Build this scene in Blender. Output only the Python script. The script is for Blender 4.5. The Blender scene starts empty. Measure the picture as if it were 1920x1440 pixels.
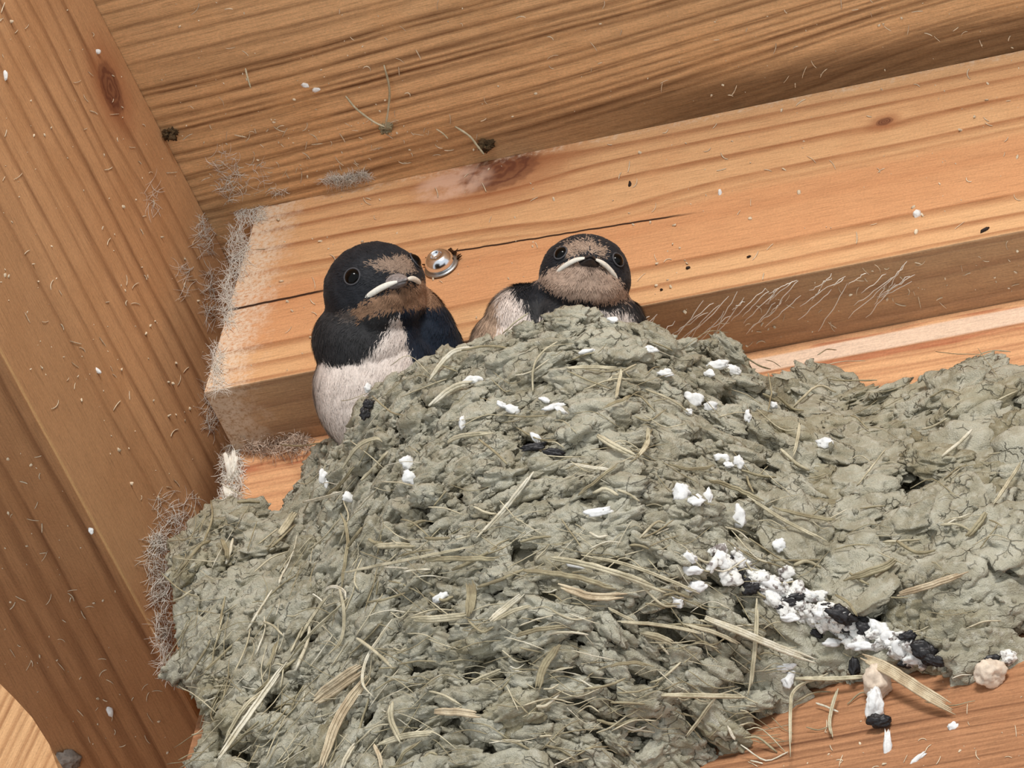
import bpy, bmesh, math, random
import numpy as np
from mathutils import Vector, Matrix

random.seed(7)
rng = np.random.default_rng(7)
SC = bpy.context.scene
COL = SC.collection
S = 0.00014                 # metres per modelling unit
ROOF = math.radians(22.0)   # pitch of the roof the timbers follow
c_, s_ = math.cos(ROOF), math.sin(ROOF)

# ------------------------------------------------------------------ camera
D = 14000.0
v = np.array([0.355, -0.569 * c_ - 0.742 * s_, 0.569 * s_ - 0.742 * c_]); v /= np.linalg.norm(v)
right = np.array([-v[1], v[0], 0.0]); right /= np.linalg.norm(right)
up = np.cross(v, right)
roll = math.radians(0.8)
right, up = right * math.cos(roll) + up * math.sin(roll), up * math.cos(roll) - right * math.sin(roll)
cam_data = bpy.data.cameras.new('camera')
cam_data.sensor_width = 36.0
cam_data.lens = 36.0 * D / 1920.0
cam_data.clip_start = 0.02
cam_data.clip_end = 50.0
cam = bpy.data.objects.new('camera', cam_data)
COL.objects.link(cam)
CP = v * D
cam.matrix_world = Matrix(((right[0], up[0], v[0], CP[0] * S), (right[1], up[1], v[1], CP[1] * S),
                           (right[2], up[2], v[2], CP[2] * S), (0, 0, 0, 1)))
SC.camera = cam

# ------------------------------------------------------------------ light
SC.view_settings.view_transform = 'Standard'
SC.view_settings.look = 'None'
SC.view_settings.gamma = 1.0
SC.view_settings.use_curve_mapping = False
SC.view_settings.exposure = 0.0
world = bpy.data.worlds.new('world')
SC.world = world
world.use_nodes = True
wb = world.node_tree.nodes['Background']
wb.inputs['Color'].default_value = (0.93, 0.97, 1.0, 1)
wb.inputs['Strength'].default_value = 0.76


def area_light(name, direction, dist, size, power, color):
    d = np.array(direction, float); d /= np.linalg.norm(d)
    L = bpy.data.lights.new(name, 'AREA')
    L.shape = 'RECTANGLE'; L.size = size[0]; L.size_y = size[1]
    L.energy = power; L.color = color
    o = bpy.data.objects.new(name, L); COL.objects.link(o)
    o.location = Vector(d * dist)
    o.rotation_euler = Vector(-d).to_track_quat('-Z', 'Y').to_euler()
    return o


# daylight through the open side of the shed, behind and above the camera
area_light('daylight_opening', (0.32, -0.82, 0.38), 2.4, (0.6, 0.45), 46.5, (1.0, 0.97, 0.93))

# ------------------------------------------------------------------ coordinates
def xbn(x, b, n):
    return np.array([x, b * c_ + n * s_, -b * s_ + n * c_])


def ray(px, py):
    a, b = px - 960.0, 720.0 - py
    return CP, -v * D + a * right + b * up


def on_B(px, py, B):
    o, d = ray(px, py)
    nrm = np.array([0, c_, -s_])
    return o + d * ((B - nrm @ o) / (nrm @ d))


def on_N(px, py, N):
    o, d = ray(px, py)
    nrm = np.array([0, s_, c_])
    return o + d * ((N - nrm @ o) / (nrm @ d))


def on_X(px, py, X):
    o, d = ray(px, py)
    return o + d * ((X - o[0]) / d[0])


def on_Y(px, py, Y):
    o, d = ray(px, py)
    return o + d * ((Y - o[1]) / d[1])


def to_xbn(p):
    p = np.asarray(p)
    return np.stack([p[..., 0], p[..., 1] * c_ - p[..., 2] * s_, p[..., 1] * s_ + p[..., 2] * c_], -1)


def project(P):
    q = np.asarray(P) - CP
    z = -(q @ v)
    return 960 + (q @ right) * D / z, 720 - (q @ up) * D / z, z


# ------------------------------------------------------------------ noise
_perm = np.random.default_rng(3).permutation(256)
_perm = np.concatenate([_perm, _perm, _perm])
_g3 = np.random.default_rng(4).normal(size=(256, 3)); _g3 /= np.linalg.norm(_g3, axis=1)[:, None]


def perlin(p):
    p = np.asarray(p, float)
    i = np.floor(p).astype(int); f = p - i
    u = f * f * f * (f * (f * 6 - 15) + 10)
    i &= 255
    out = np.zeros(p.shape[:-1])
    for dx in (0, 1):
        wx = u[..., 0] if dx else 1 - u[..., 0]
        for dy in (0, 1):
            wy = u[..., 1] if dy else 1 - u[..., 1]
            for dz in (0, 1):
                wz = u[..., 2] if dz else 1 - u[..., 2]
                h = _perm[_perm[_perm[i[..., 0] + dx] + i[..., 1] + dy] + i[..., 2] + dz]
                g = _g3[h]
                dot = g[..., 0] * (f[..., 0] - dx) + g[..., 1] * (f[..., 1] - dy) + g[..., 2] * (f[..., 2] - dz)
                out += wx * wy * wz * dot
    return out * 1.5


def fbm(p, octaves=4, gain=0.5):
    t = 0; a = 1.0
    for k in range(octaves):
        t = t + a * perlin(p * (2.03 ** k) + 17.3 * k)
        a *= gain
    return t


# ------------------------------------------------------------------ meshes
def mesh_np(name, verts, faces, mat=None, parent=None, smooth=True, loc=None, colors=None):
    """verts in modelling units (world), faces an (n,3) or (n,4) array or a list of such"""
    if not isinstance(faces, list):
        faces = [faces]
    verts = np.asarray(verts, float) * S
    if loc is not None:
        verts = verts - np.asarray(loc) * S
    me = bpy.data.meshes.new(name)
    me.vertices.add(len(verts)); me.vertices.foreach_set('co', verts.ravel().astype(np.float32))
    idx = np.concatenate([f.ravel() for f in faces]).astype(np.int32)
    tot = np.concatenate([np.full(len(f), f.shape[1]) for f in faces]).astype(np.int32)
    st = np.concatenate([[0], np.cumsum(tot)[:-1]]).astype(np.int32)
    me.loops.add(len(idx)); me.loops.foreach_set('vertex_index', idx)
    me.polygons.add(len(tot)); me.polygons.foreach_set('loop_start', st)
    me.polygons.foreach_set('loop_total', tot)
    if smooth:
        me.polygons.foreach_set('use_smooth', np.ones(len(tot), bool))
    me.update(calc_edges=True); me.validate()
    if colors is not None:
        ca = me.color_attributes.new('plumage', 'FLOAT_COLOR', 'POINT')
        ca.data.foreach_set('color', np.concatenate([colors, np.ones((len(colors), 1))], 1).ravel().astype(np.float32))
    o = bpy.data.objects.new(name, me); COL.objects.link(o)
    if mat: me.materials.append(mat)
    if parent is not None: o.parent = parent
    if loc is not None and parent is None: o.location = Vector(np.asarray(loc) * S)
    return o


class Soup:
    """gathers many small shapes into one mesh"""
    def __init__(self): self.v = []; self.f3 = []; self.f4 = []; self.n = 0
    def add(self, verts, f):
        f = np.asarray(f)
        (self.f3 if f.shape[1] == 3 else self.f4).append(f + self.n)
        self.v.append(np.asarray(verts, float)); self.n += len(verts)
    def build(self, name, mat, parent=None, loc=None, smooth=True):
        fs = []
        if self.f3: fs.append(np.concatenate(self.f3))
        if self.f4: fs.append(np.concatenate(self.f4))
        return mesh_np(name, np.concatenate(self.v), fs, mat, parent, smooth, loc)


def tag(o, label=None, cat=None, group=None, kind=None):
    if label: o['label'] = label
    if cat: o['category'] = cat
    if group: o['group'] = group
    if kind: o['kind'] = kind
    return o


def empty(name, loc):
    o = bpy.data.objects.new(name, None); COL.objects.link(o)
    o.empty_display_size = 0.005
    o.location = Vector(np.asarray(loc) * S)
    return o


_ico = {}
def ico(k):
    if k not in _ico:
        bm = bmesh.new(); bmesh.ops.create_icosphere(bm, subdivisions=k, radius=1.0)
        V = np.array([q.co[:] for q in bm.verts]); F = np.array([[q.index for q in f.verts] for f in bm.faces])
        bm.free(); _ico[k] = (V, F)
    return _ico[k]


def blob(center, axes, radii, k=3, rough=0.25, freq=1.3, seed=0.0, flat=0.0, fine=0.0):
    """a lumpy clod: axes = rows of three unit vectors, radii along them"""
    V, F = ico(k)
    q = V * freq + seed
    if fine:
        q = q * np.array([0.75, 1.15, 1.15])
        r = 1 + rough * fbm(q, 3, 0.6) - rough * 0.8 * np.abs(perlin(q * 2.1 + 5)) + fine * (fbm(q * 5.1, 3, 0.6) - 0.9 * np.abs(perlin(q * 3.7 + 9)))
    else:
        r = 1 + rough * (fbm(q, 3, 0.55)) - rough * 0.7 * np.abs(perlin(q * 2.1 + 5))
    P = V * r[:, None]
    if flat:
        P = np.sign(P) * np.abs(P) ** (1 - flat)
    return center + (P * np.asarray(radii)) @ np.asarray(axes), F


def catmull(P, n):
    P = np.asarray(P, float)
    if len(P) < 3:
        t = np.linspace(0, 1, n)[:, None]
        return P[0] * (1 - t) + P[-1] * t
    Q = np.concatenate([[2 * P[0] - P[1]], P, [2 * P[-1] - P[-2]]])
    out = []
    for u_ in np.linspace(0, len(P) - 1 - 1e-6, n):
        i = int(u_); t = u_ - i
        a, b, c, d = Q[i], Q[i + 1], Q[i + 2], Q[i + 3]
        out.append(0.5 * (2 * b + (c - a) * t + (2 * a - 5 * b + 4 * c - d) * t * t + (3 * b - a - 3 * c + d) * t ** 3))
    return np.array(out)


def tube(path, w, th=None, sides=6, nrm=None, taper=(0.6, 0.5), rag=0.12, lens=False):
    """a stalk along path: w wide, th thick, with nrm the direction of its thin side"""
    path = np.asarray(path, float); n = len(path)
    th = w * 0.6 if th is None else th
    T = np.gradient(path, axis=0); T /= np.linalg.norm(T, axis=1)[:, None] + 1e-9
    nrm = v if nrm is None else np.asarray(nrm)
    B = np.cross(T, nrm); B /= np.linalg.norm(B, axis=1)[:, None] + 1e-9
    N = np.cross(B, T)
    t = np.linspace(0, 1, n)
    wid = np.interp(t, [0, 0.12, 0.85, 1], [taper[0], 1, 0.95, taper[1]]) * (1 + rag * np.sin(t * 37 + path[0, 0]) * 0.6 + rag * rng.normal(size=n) * 0.5)
    if lens: wid = np.sin(np.pi * (0.05 + 0.88 * t)) ** 0.75
    ang = np.arange(sides) / sides * 2 * math.pi
    V = (path[:, None, :] + (B[:, None, :] * (np.cos(ang)[None, :, None] * w / 2) + N[:, None, :] * (np.sin(ang)[None, :, None] * th / 2)) * wid[:, None, None]).reshape(-1, 3)
    i = np.arange(n - 1)[:, None] * sides; j = np.arange(sides)[None, :]; j2 = (j + 1) % sides
    F = np.stack([i + j, i + j2, i + sides + j2, i + sides + j], -1).reshape(-1, 4)
    V = np.concatenate([V, [path[0], path[-1]]])
    k0, k1 = n * sides, n * sides + 1
    jj = np.arange(sides)
    caps = np.concatenate([np.stack([np.full(sides, k0), (jj + 1) % sides, jj], 1),
                           np.stack([np.full(sides, k1), (n - 1) * sides + jj, (n - 1) * sides + (jj + 1) % sides], 1)])
    return V, F, caps


# ------------------------------------------------------------------ material helpers
def lin(r, g, b):
    f = lambda q: (q / 255 / 12.92) if q / 255 <= 0.04045 else ((q / 255 + 0.055) / 1.055) ** 2.4
    return (f(r), f(g), f(b), 1)


class NT:
    def __init__(self, name):
        self.mat = bpy.data.materials.new(name); self.mat.use_nodes = True
        self.t = self.mat.node_tree; self.n = self.t.nodes
        self.bsdf = self.n['Principled BSDF']
    def link(self, a, b): self.t.links.new(a, b)
    def put(self, sock, val):
        if isinstance(val, (int, float)): sock.default_value = val
        elif isinstance(val, tuple): sock.default_value = val
        else: self.link(val, sock)
    def m(self, op, a, b=None, c=None, clamp=False):
        k = self.n.new('ShaderNodeMath'); k.operation = op; k.use_clamp = clamp
        for i, q in enumerate((a, b, c)):
            if q is not None: self.put(k.inputs[i], q)
        return k.outputs[0]
    def add(self, *a):
        r = a[0]
        for q in a[1:]: r = self.m('ADD', r, q)
        return r
    def mul(self, *a):
        r = a[0]
        for q in a[1:]: r = self.m('MULTIPLY', r, q)
        return r
    def sub(self, a, b): return self.m('SUBTRACT', a, b)
    def step(self, x, lo, hi):
        k = self.n.new('ShaderNodeMapRange'); k.interpolation_type = 'SMOOTHSTEP'
        self.put(k.inputs[0], x); k.inputs[1].default_value = lo; k.inputs[2].default_value = hi
        return k.outputs[0]
    def vec(self, x, y, z):
        k = self.n.new('ShaderNodeCombineXYZ')
        for i, q in enumerate((x, y, z)): self.put(k.inputs[i], q)
        return k.outputs[0]
    def coords(self):
        k = self.n.new('ShaderNodeTexCoord'); s = self.n.new('ShaderNodeVectorMath'); s.operation = 'SCALE'
        self.link(k.outputs['Object'], s.inputs[0]); s.inputs['Scale'].default_value = 1 / S
        return s.outputs[0]
    def sep(self, p):
        k = self.n.new('ShaderNodeSeparateXYZ'); self.link(p, k.inputs[0]); return k.outputs[0], k.outputs[1], k.outputs[2]
    def noise(self, p, scale=1.0, detail=3.0, rough=0.5, dist=0.0):
        k = self.n.new('ShaderNodeTexNoise'); self.link(p, k.inputs['Vector'])
        k.inputs['Scale'].default_value = scale; k.inputs['Detail'].default_value = detail
        k.inputs['Roughness'].default_value = rough; k.inputs['Distortion'].default_value = dist
        return k.outputs[0]
    def vor(self, p, scale=1.0, feature='F1'):
        k = self.n.new('ShaderNodeTexVoronoi'); k.feature = feature; self.link(p, k.inputs['Vector'])
        k.inputs['Scale'].default_value = scale; return k.outputs['Distance']
    def mix(self, f, a, b, mode='MIX'):
        k = self.n.new('ShaderNodeMix'); k.data_type = 'RGBA'; k.blend_type = mode
        self.put(k.inputs[0], f); self.put(k.inputs[6], a); self.put(k.inputs[7], b)
        return k.outputs[2]
    def ramp(self, f, stops, interp='LINEAR'):
        k = self.n.new('ShaderNodeValToRGB'); self.put(k.inputs[0], f)
        e = k.color_ramp; e.interpolation = interp
        while len(e.elements) > 1: e.elements.remove(e.elements[0])
        for i, (p, col) in enumerate(stops):
            q = e.elements[0] if i == 0 else e.elements.new(p)
            q.position = p; q.color = col
        return k.outputs[0]
    def bump(self, h, strength=0.5, dist=1.0):
        k = self.n.new('ShaderNodeBump'); k.inputs['Strength'].default_value = strength
        k.inputs['Distance'].default_value = dist * S; self.link(h, k.inputs['Height'])
        self.link(k.outputs[0], self.bsdf.inputs['Normal'])
    def color(self, cval, rough=0.7, spec=0.3, metal=0.0):
        self.put(self.bsdf.inputs['Base Color'], cval)
        self.put(self.bsdf.inputs['Roughness'], rough)
        self.bsdf.inputs['Specular IOR Level'].default_value = spec
        self.bsdf.inputs['Metallic'].default_value = metal
        return self.mat


def grey(val): return (val, val, val, 1)


def wood(name, along, across, early, late, tint, lines, span, knots=(), cracks=(), dusts=(), warp=9.0, fibre=0.22, fine=0.25, rough_zone=None, tone=None):
    """sawn softwood. along/across: weights of the local x, b, n; lines: (position, strength, rise, fall) of the
    growth rings; knots: (x, b, n, length, width, bend, core radius)"""
    k = NT(name); p = k.coords(); x, b, n = k.sep(p)
    dot = lambda w: k.add(k.mul(x, w[0]), k.mul(b, w[1]), k.mul(n, w[2]))
    al = dot(along); g0 = dot(across)
    w1 = k.noise(k.vec(k.mul(al, 0.0016), k.mul(g0, 0.004), 3.7), 1.0, 2.0)
    w2 = k.noise(k.vec(k.mul(al, 0.012), k.mul(g0, 0.02), 1.7), 1.0, 2.0)
    g = k.add(g0, k.mul(k.sub(w1, 0.5), warp * 4), k.mul(k.sub(w2, 0.5), warp * 0.25))
    core = None; halo = None
    for (kx, kb, kn, ln, wd, bend, cr) in knots:
        ka = kx * along[0] + kb * along[1] + kn * along[2]; kg = kx * across[0] + kb * across[1] + kn * across[2]
        da = k.sub(al, ka); dg = k.sub(g0, kg)
        d2 = k.add(k.m('POWER', k.m('ABSOLUTE', k.mul(da, 1 / ln)), 2.0), k.m('POWER', k.m('ABSOLUTE', k.mul(dg, 1 / wd)), 2.0))
        e = k.m('POWER', 2.718, k.mul(d2, -1.0))
        g = k.add(g, k.mul(e, k.mul(dg, -0.8) if bend is None else bend))
        if cr:
            rr = k.m('SQRT', k.add(k.m('POWER', k.mul(da, 1 / (cr * 1.35)), 2.0), k.m('POWER', k.mul(dg, 1 / cr), 2.0)))
            rr = k.add(rr, k.mul(k.sub(k.noise(p, 0.05, 2.0), 0.5), 0.5))
            cc = k.sub(1.0, k.step(rr, 0.7, 1.15)); hh = k.sub(1.0, k.step(rr, 0.8, 2.6))
            rg = k.m('MULTIPLY_ADD', k.m('SINE', k.mul(rr, 22.0)), 0.18, 0.82)
            cc2 = k.mul(cc, rg)
            core = cc2 if core is None else k.m('MAXIMUM', core, cc2)
            halo = hh if halo is None else k.m('MAXIMUM', halo, hh)
    f = k.mul(k.sub(g, span[0]), 1 / (span[1] - span[0]))
    val = None
    lines = sorted(lines)
    for i in range(0, len(lines), 9):
        st = [(0.0, grey(0))]
        for (pos, d, rise, fall) in lines[i:i + 9]:
            q = lambda z: min(max((z - span[0]) / (span[1] - span[0]), 0.0005), 0.9995)
            a0 = max(q(pos - rise), st[-1][0] + 1e-4)
            st += [(a0, grey(0)), (max(q(pos), a0 + 1e-4), grey(d)), (max(q(pos + fall), a0 + 2e-4), grey(0))]
        r = k.ramp(f, st)
        val = r if val is None else k.m('MAXIMUM', val, r)
    val = k.mul(val, k.m('MULTIPLY_ADD', k.noise(k.vec(k.mul(al, 0.006), k.mul(g0, 0.05), 0.3), 1.0, 2.0), 0.9, 0.75))
    fn = k.noise(k.vec(k.mul(g, 0.075), k.mul(al, 0.0007), 8.1), 1.0, 3.0, 0.6)
    val = k.add(val, k.mul(k.sub(fn, 0.5), fine * 2))
    fb = k.noise(k.vec(k.mul(al, 0.018), k.mul(g0, 0.4), k.mul(k.sub(dot((1, 1, 1)), k.add(al, 0.0)), 0.05)), 1.0, 4.0, 0.65)
    mot = k.noise(p, 0.006, 3.0, 0.55)
    col = k.mix(k.m('MINIMUM', k.m('MAXIMUM', val, 0.0), 1.0), early, late)
    col = k.mix(k.mul(k.step(mot, 0.38, 0.72), 0.55), col, tint, 'MIX')
    if tone is not None:
        col = tone(k, col, x, b, n, al, g)
    col = k.mix(1.0, col, k.ramp(fb, [(0.2, grey(1 - fibre * 1.6)), (0.5, grey(1.0)), (0.8, grey(1 + fibre * 0.6))]), 'MULTIPLY')
    gr = k.noise(p, 0.22, 3.0, 0.7)
    col = k.mix(1.0, col, k.ramp(gr, [(0.3, grey(0.86)), (0.7, grey(1.09))]), 'MULTIPLY')
    height = k.add(k.mul(val, -0.7), k.mul(fb, 0.9), k.mul(gr, 0.25))
    if core is not None:
        col = k.mix(k.mul(halo, 0.55), col, lin(158, 92, 52))
        col = k.mix(k.mul(core, 0.85), col, lin(96, 50, 34))
    for (fn_mask, dcol, amt) in dusts:
        mk = fn_mask(k, x, b, n, p)
        col = k.mix(k.mul(mk, amt), col, dcol)
    for (axis_a, a0, a1, c0, slope, wd) in cracks:
        # a drying check: a thin dark split from a0 to a1 along the grain
        line = k.add(c0, k.mul(k.sub(al, a0), slope), k.mul(k.sub(k.noise(k.vec(k.mul(al, 0.02), 0.0, c0), 1.0, 2.0), 0.5), 9.0))
        dd = k.m('ABSOLUTE', k.sub(g0, line))
        mk = k.mul(k.sub(1.0, k.step(dd, wd * 0.5, wd * 1.4)), k.step(al, a0 - 8, a0 + 8), k.sub(1.0, k.step(al, a1 - 90, a1)))
        col = k.mix(mk, col, lin(52, 30, 18)); height = k.sub(height, k.mul(mk, 4.0))
    hs = k.n.new('ShaderNodeHueSaturation'); hs.inputs['Saturation'].default_value = 0.96; k.link(col, hs.inputs['Color']); col = hs.outputs[0]
    k.bump(height, 0.5, 2.2)
    return k.color(col, 0.72, 0.22)


def timber(name, lo, hi, mat, label, bevel=4.0, cat=None):
    """a squared timber in the roof's own axes (along the eave, down the slope, out of the roof)"""
    bm = bmesh.new(); bmesh.ops.create_cube(bm, size=1.0)
    lo, hi = np.array(lo, float), np.array(hi, float)
    for q in bm.verts:
        q.co = Vector(((np.array(q.co) + 0.5) * (hi - lo) + lo) * S)
    bmesh.ops.bevel(bm, geom=bm.edges[:], offset=bevel * S, segments=2, affect='EDGES', profile=0.6)
    me = bpy.data.meshes.new(name); bm.to_mesh(me); bm.free(); me.materials.append(mat)
    o = bpy.data.objects.new(name, me); COL.objects.link(o)
    o.rotation_euler = (-ROOF, 0, 0)
    return tag(o, label, cat, kind='structure')


# measured from the photograph, in modelling units along the roof axes
XR = -785.0      # right side of the rafter
NT_ = 720.0      # underside of the roof boards
NB = 160.0       # underside of the purlin
BP = 156.0       # face of the wall plate
NA = -268.0
XP = -674.0     # sawn left end of the purlin      # underside of the rafter

def nN(px, py, B=0.0): return to_xbn(on_B(px, py, B))

# purlin: rings at photographed heights of its face
pl = []
for (px, py, d, rise, fall) in [(1400, 222, .5, 22, 5), (1400, 247, .55, 16, 4), (1400, 283, .6, 20, 5), (1400, 325, .55, 24, 4), (1400, 345, .3, 12, 9),
                                (1400, 388, .25, 22, 30), (1400, 462, .55, 30, 4), (1400, 500, .5, 20, 5), (1400, 530, .45, 16, 4)]:
    pl.append((nN(px, py)[2], min(1.0, d * 1.4), rise, fall))
pl += [(NB - 30, .4, 20, 20), (NB - 62, .7, 22, 6), (NB - 78, .6, 10, 8), (NB - 100, .3, 16, 12)]
kn1 = nN(935, 312); kn2 = nN(1658, 228); kn3 = nN(1060, 420)
ck1 = nN(398, 588); ck1b = nN(612, 544); ck2 = nN(835, 474); ck2b = nN(1320, 396)


def dust_end(k, x, b, n, p):
    nz = k.noise(p, 0.03, 4.0, 0.65)
    edge = k.sub(1.0, k.step(k.add(x, k.mul(k.sub(nz, 0.5), 160.0)), XP + 25, XP + 120))
    return k.mul(edge, k.step(k.noise(p, 0.11, 3.0, 0.7), 0.3, 0.6))


def dust_top(k, x, b, n, p):
    nz = k.noise(p, 0.02, 4.0, 0.65)
    return k.mul(k.step(k.add(n, k.mul(k.sub(nz, 0.5), 60.0)), NT_ - 22, NT_ - 2), k.step(k.noise(p, 0.08, 3.0, 0.7), 0.4, 0.75))


def pale_patch(cx, cn, rx, rn):
    def fn(k, x, b, n, p):
        d = k.add(k.m('POWER', k.mul(k.sub(x, cx), 1 / rx), 2.0), k.m('POWER', k.mul(k.sub(n, cn), 1 / rn), 2.0))
        return k.mul(k.sub(1.0, k.step(d, 0.3, 1.2)), k.step(k.noise(p, 0.03, 3.0, 0.6), 0.25, 0.6))
    return fn


hb = (nN(1400, 462)[2], nN(1400, 345)[2])


def purlin_tone(k, col, x, b, n, al, g):
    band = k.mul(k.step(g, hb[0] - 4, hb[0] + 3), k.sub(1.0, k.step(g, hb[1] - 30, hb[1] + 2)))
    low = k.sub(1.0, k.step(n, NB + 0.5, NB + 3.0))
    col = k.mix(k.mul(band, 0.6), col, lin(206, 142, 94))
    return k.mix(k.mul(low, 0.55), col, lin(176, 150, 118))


pp = nN(850, 345)
DUST = lin(226, 206, 182)
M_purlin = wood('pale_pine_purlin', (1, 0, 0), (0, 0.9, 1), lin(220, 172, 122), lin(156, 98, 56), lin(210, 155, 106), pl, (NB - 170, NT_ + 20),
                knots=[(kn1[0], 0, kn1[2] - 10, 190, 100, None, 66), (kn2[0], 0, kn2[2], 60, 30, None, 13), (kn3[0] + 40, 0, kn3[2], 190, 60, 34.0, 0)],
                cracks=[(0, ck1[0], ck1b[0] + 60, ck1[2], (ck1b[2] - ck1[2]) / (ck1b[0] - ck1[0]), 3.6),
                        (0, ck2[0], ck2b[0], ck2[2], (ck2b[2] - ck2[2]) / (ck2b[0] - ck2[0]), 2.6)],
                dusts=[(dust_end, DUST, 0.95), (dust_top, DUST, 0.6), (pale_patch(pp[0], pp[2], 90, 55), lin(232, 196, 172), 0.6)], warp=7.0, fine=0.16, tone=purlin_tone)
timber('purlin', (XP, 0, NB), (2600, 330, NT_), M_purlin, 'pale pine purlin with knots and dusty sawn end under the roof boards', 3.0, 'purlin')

# wall plate
wl = []
for (px, py, d, rise, fall) in [(1800, 625, .8, 10, 14), (1800, 642, .5, 8, 6), (1800, 665, .55, 10, 4), (1700, 1330, .5, 20, 6), (1700, 1352, .5, 14, 5),
                                (1700, 1375, .45, 16, 6), (1700, 1400, .5, 14, 6), (1700, 1425, .5, 14, 6), (520, 880, .6, 18, 5), (520, 905, .6, 18, 5), (520, 930, .5, 16, 5)]:
    wl.append((nN(px, py, BP)[2], d, rise, fall))


def plate_tone(k, col, x, b, n, al, g):
    strip = k.mul(k.step(g, NB - 66, NB - 58), k.sub(1.0, k.step(g, NB - 22, NB - 14)), k.step(x, -200.0, 200.0))
    col = k.mix(k.mul(strip, 0.8), col, lin(234, 208, 184))
    red = k.mul(k.step(g, NB - 88, NB - 80), k.sub(1.0, k.step(g, NB - 70, NB - 64)), k.step(k.noise(k.vec(k.mul(al, 0.006), k.mul(g, 0.05), 4.0), 1.0, 2.0), 0.4, 0.55))
    red2 = k.mul(k.step(g, NB - 20, NB - 16), k.sub(1.0, k.step(g, NB - 10, NB - 6)), k.step(k.noise(k.vec(k.mul(al, 0.006), k.mul(g, 0.05), 7.0), 1.0, 2.0), 0.45, 0.6))
    return k.mix(k.mul(k.add(red, red2), 0.7), col, lin(178, 102, 66))


M_plate = wood('pine_wall_plate', (1, 0, 0), (0.012, 0.0, 1), lin(226, 172, 122), lin(164, 104, 66), lin(212, 154, 110), wl, (-1500, NB + 40), warp=9.0, fine=0.3, tone=plate_tone)
timber('wall_plate', (XP - 6, BP, -400), (2600, 460, NB - 1), M_plate, 'pine wall plate carrying the upper nest, directly below the purlin', 3.0, 'beam')
ll = []
npos = -400.0
while npos > -1500:
    npos -= random.uniform(9, 30); ll.append((npos, random.uniform(.4, 1.0), random.choice((4, 7, 12)), random.uniform(2, 4)))
M_low = wood('brown_pine_timber', (1, 0, 0), (-0.02, 0.0, 1), lin(180, 128, 88), lin(108, 68, 42), lin(166, 114, 76), ll, (-1550, -380), warp=8.0, fine=0.3, fibre=0.3)
timber('wall_plate', (to_xbn(on_B(356, 1400, BP))[0], BP, -1700), (2600, 460, -400.5), M_low, 'lower pine wall timber showing bare at the lower right under the nest', 2.0, 'beam')

# rafter
rl = []
for (px, d, rise, fall) in [(18, .6, 20, 4), (60, .5, 16, 5), (96, .7, 22, 4), (128, .5, 12, 4), (160, .7, 26, 5), (192, .5, 14, 5), (222, .75, 26, 4), (250, .45, 10, 5),
                            (275, .7, 24, 4), (310, .5, 20, 5), (338, .6, 20, 5)]:
    rl.append((to_xbn(on_X(px, 420, XR))[2], d, rise, fall))
for (px, py, d, rise, fall) in [(60, 800, .8, 16, 5), (85, 850, .7, 10, 5), (115, 900, .8, 14, 5), (140, 960, .6, 12, 5), (20, 900, .7, 20, 5), (60, 1050, .5, 30, 8),
                                (30, 1150, .8, 14, 6), (60, 1200, .8, 12, 6), (95, 1260, .8, 14, 6), (110, 1300, .7, 12, 6), (150, 1300, .5, 14, 6)]:
    q = to_xbn(on_N(px, py, NA)); rl.append((q[2] + (q[0] - XR) * 1.0, d, rise, fall))
kr = to_xbn(on_X(208, 165, XR))


def rafter_tone(k, col, x, b, n, al, g):
    # rough sawn lower half of the side, greyer and duller
    nz = k.noise(k.vec(k.mul(al, 0.004), k.mul(n, 0.02), 0.0), 1.0, 3.0)
    rz = k.mul(k.sub(1.0, k.step(k.add(n, k.mul(k.sub(nz, 0.5), 120.0)), -20.0, 110.0)), k.step(n, NA - 1, NA + 12))
    col = k.mix(k.mul(rz, 0.5), col, lin(166, 122, 82))
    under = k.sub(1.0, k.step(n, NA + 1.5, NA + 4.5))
    col = k.mix(under, col, (0.76, 0.68, 0.60, 1), 'MULTIPLY')  # shade of the underside painted in by darkening the wood colour
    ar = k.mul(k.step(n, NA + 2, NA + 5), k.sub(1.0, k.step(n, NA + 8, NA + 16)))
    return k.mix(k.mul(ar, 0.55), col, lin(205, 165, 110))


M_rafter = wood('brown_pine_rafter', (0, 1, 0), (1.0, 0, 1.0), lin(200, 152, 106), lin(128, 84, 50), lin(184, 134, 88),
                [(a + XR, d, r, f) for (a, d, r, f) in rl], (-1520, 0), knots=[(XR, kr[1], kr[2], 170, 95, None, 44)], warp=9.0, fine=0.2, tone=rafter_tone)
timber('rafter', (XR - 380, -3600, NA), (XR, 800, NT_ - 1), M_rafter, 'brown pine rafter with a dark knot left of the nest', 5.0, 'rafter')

# roof boards
cl = []
bpos = 180.0
while bpos > -1450:
    dens = 0.55 if bpos > -140 else 1.0
    bpos -= random.uniform(11, 40) * dens
    cl.append((bpos, random.uniform(.5, 1.0), random.choice((4, 6, 9, 16)), random.uniform(2, 4)))
kc = to_xbn(on_N(1780, 80, NT_))


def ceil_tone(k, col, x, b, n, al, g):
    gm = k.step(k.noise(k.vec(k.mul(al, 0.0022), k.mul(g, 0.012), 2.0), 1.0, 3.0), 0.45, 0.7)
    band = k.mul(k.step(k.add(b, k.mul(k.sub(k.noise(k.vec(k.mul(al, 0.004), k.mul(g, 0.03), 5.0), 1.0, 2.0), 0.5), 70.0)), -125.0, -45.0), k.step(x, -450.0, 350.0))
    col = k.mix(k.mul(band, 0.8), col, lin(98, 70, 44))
    return k.mix(k.mul(gm, 0.3), col, lin(158, 122, 82))


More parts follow.
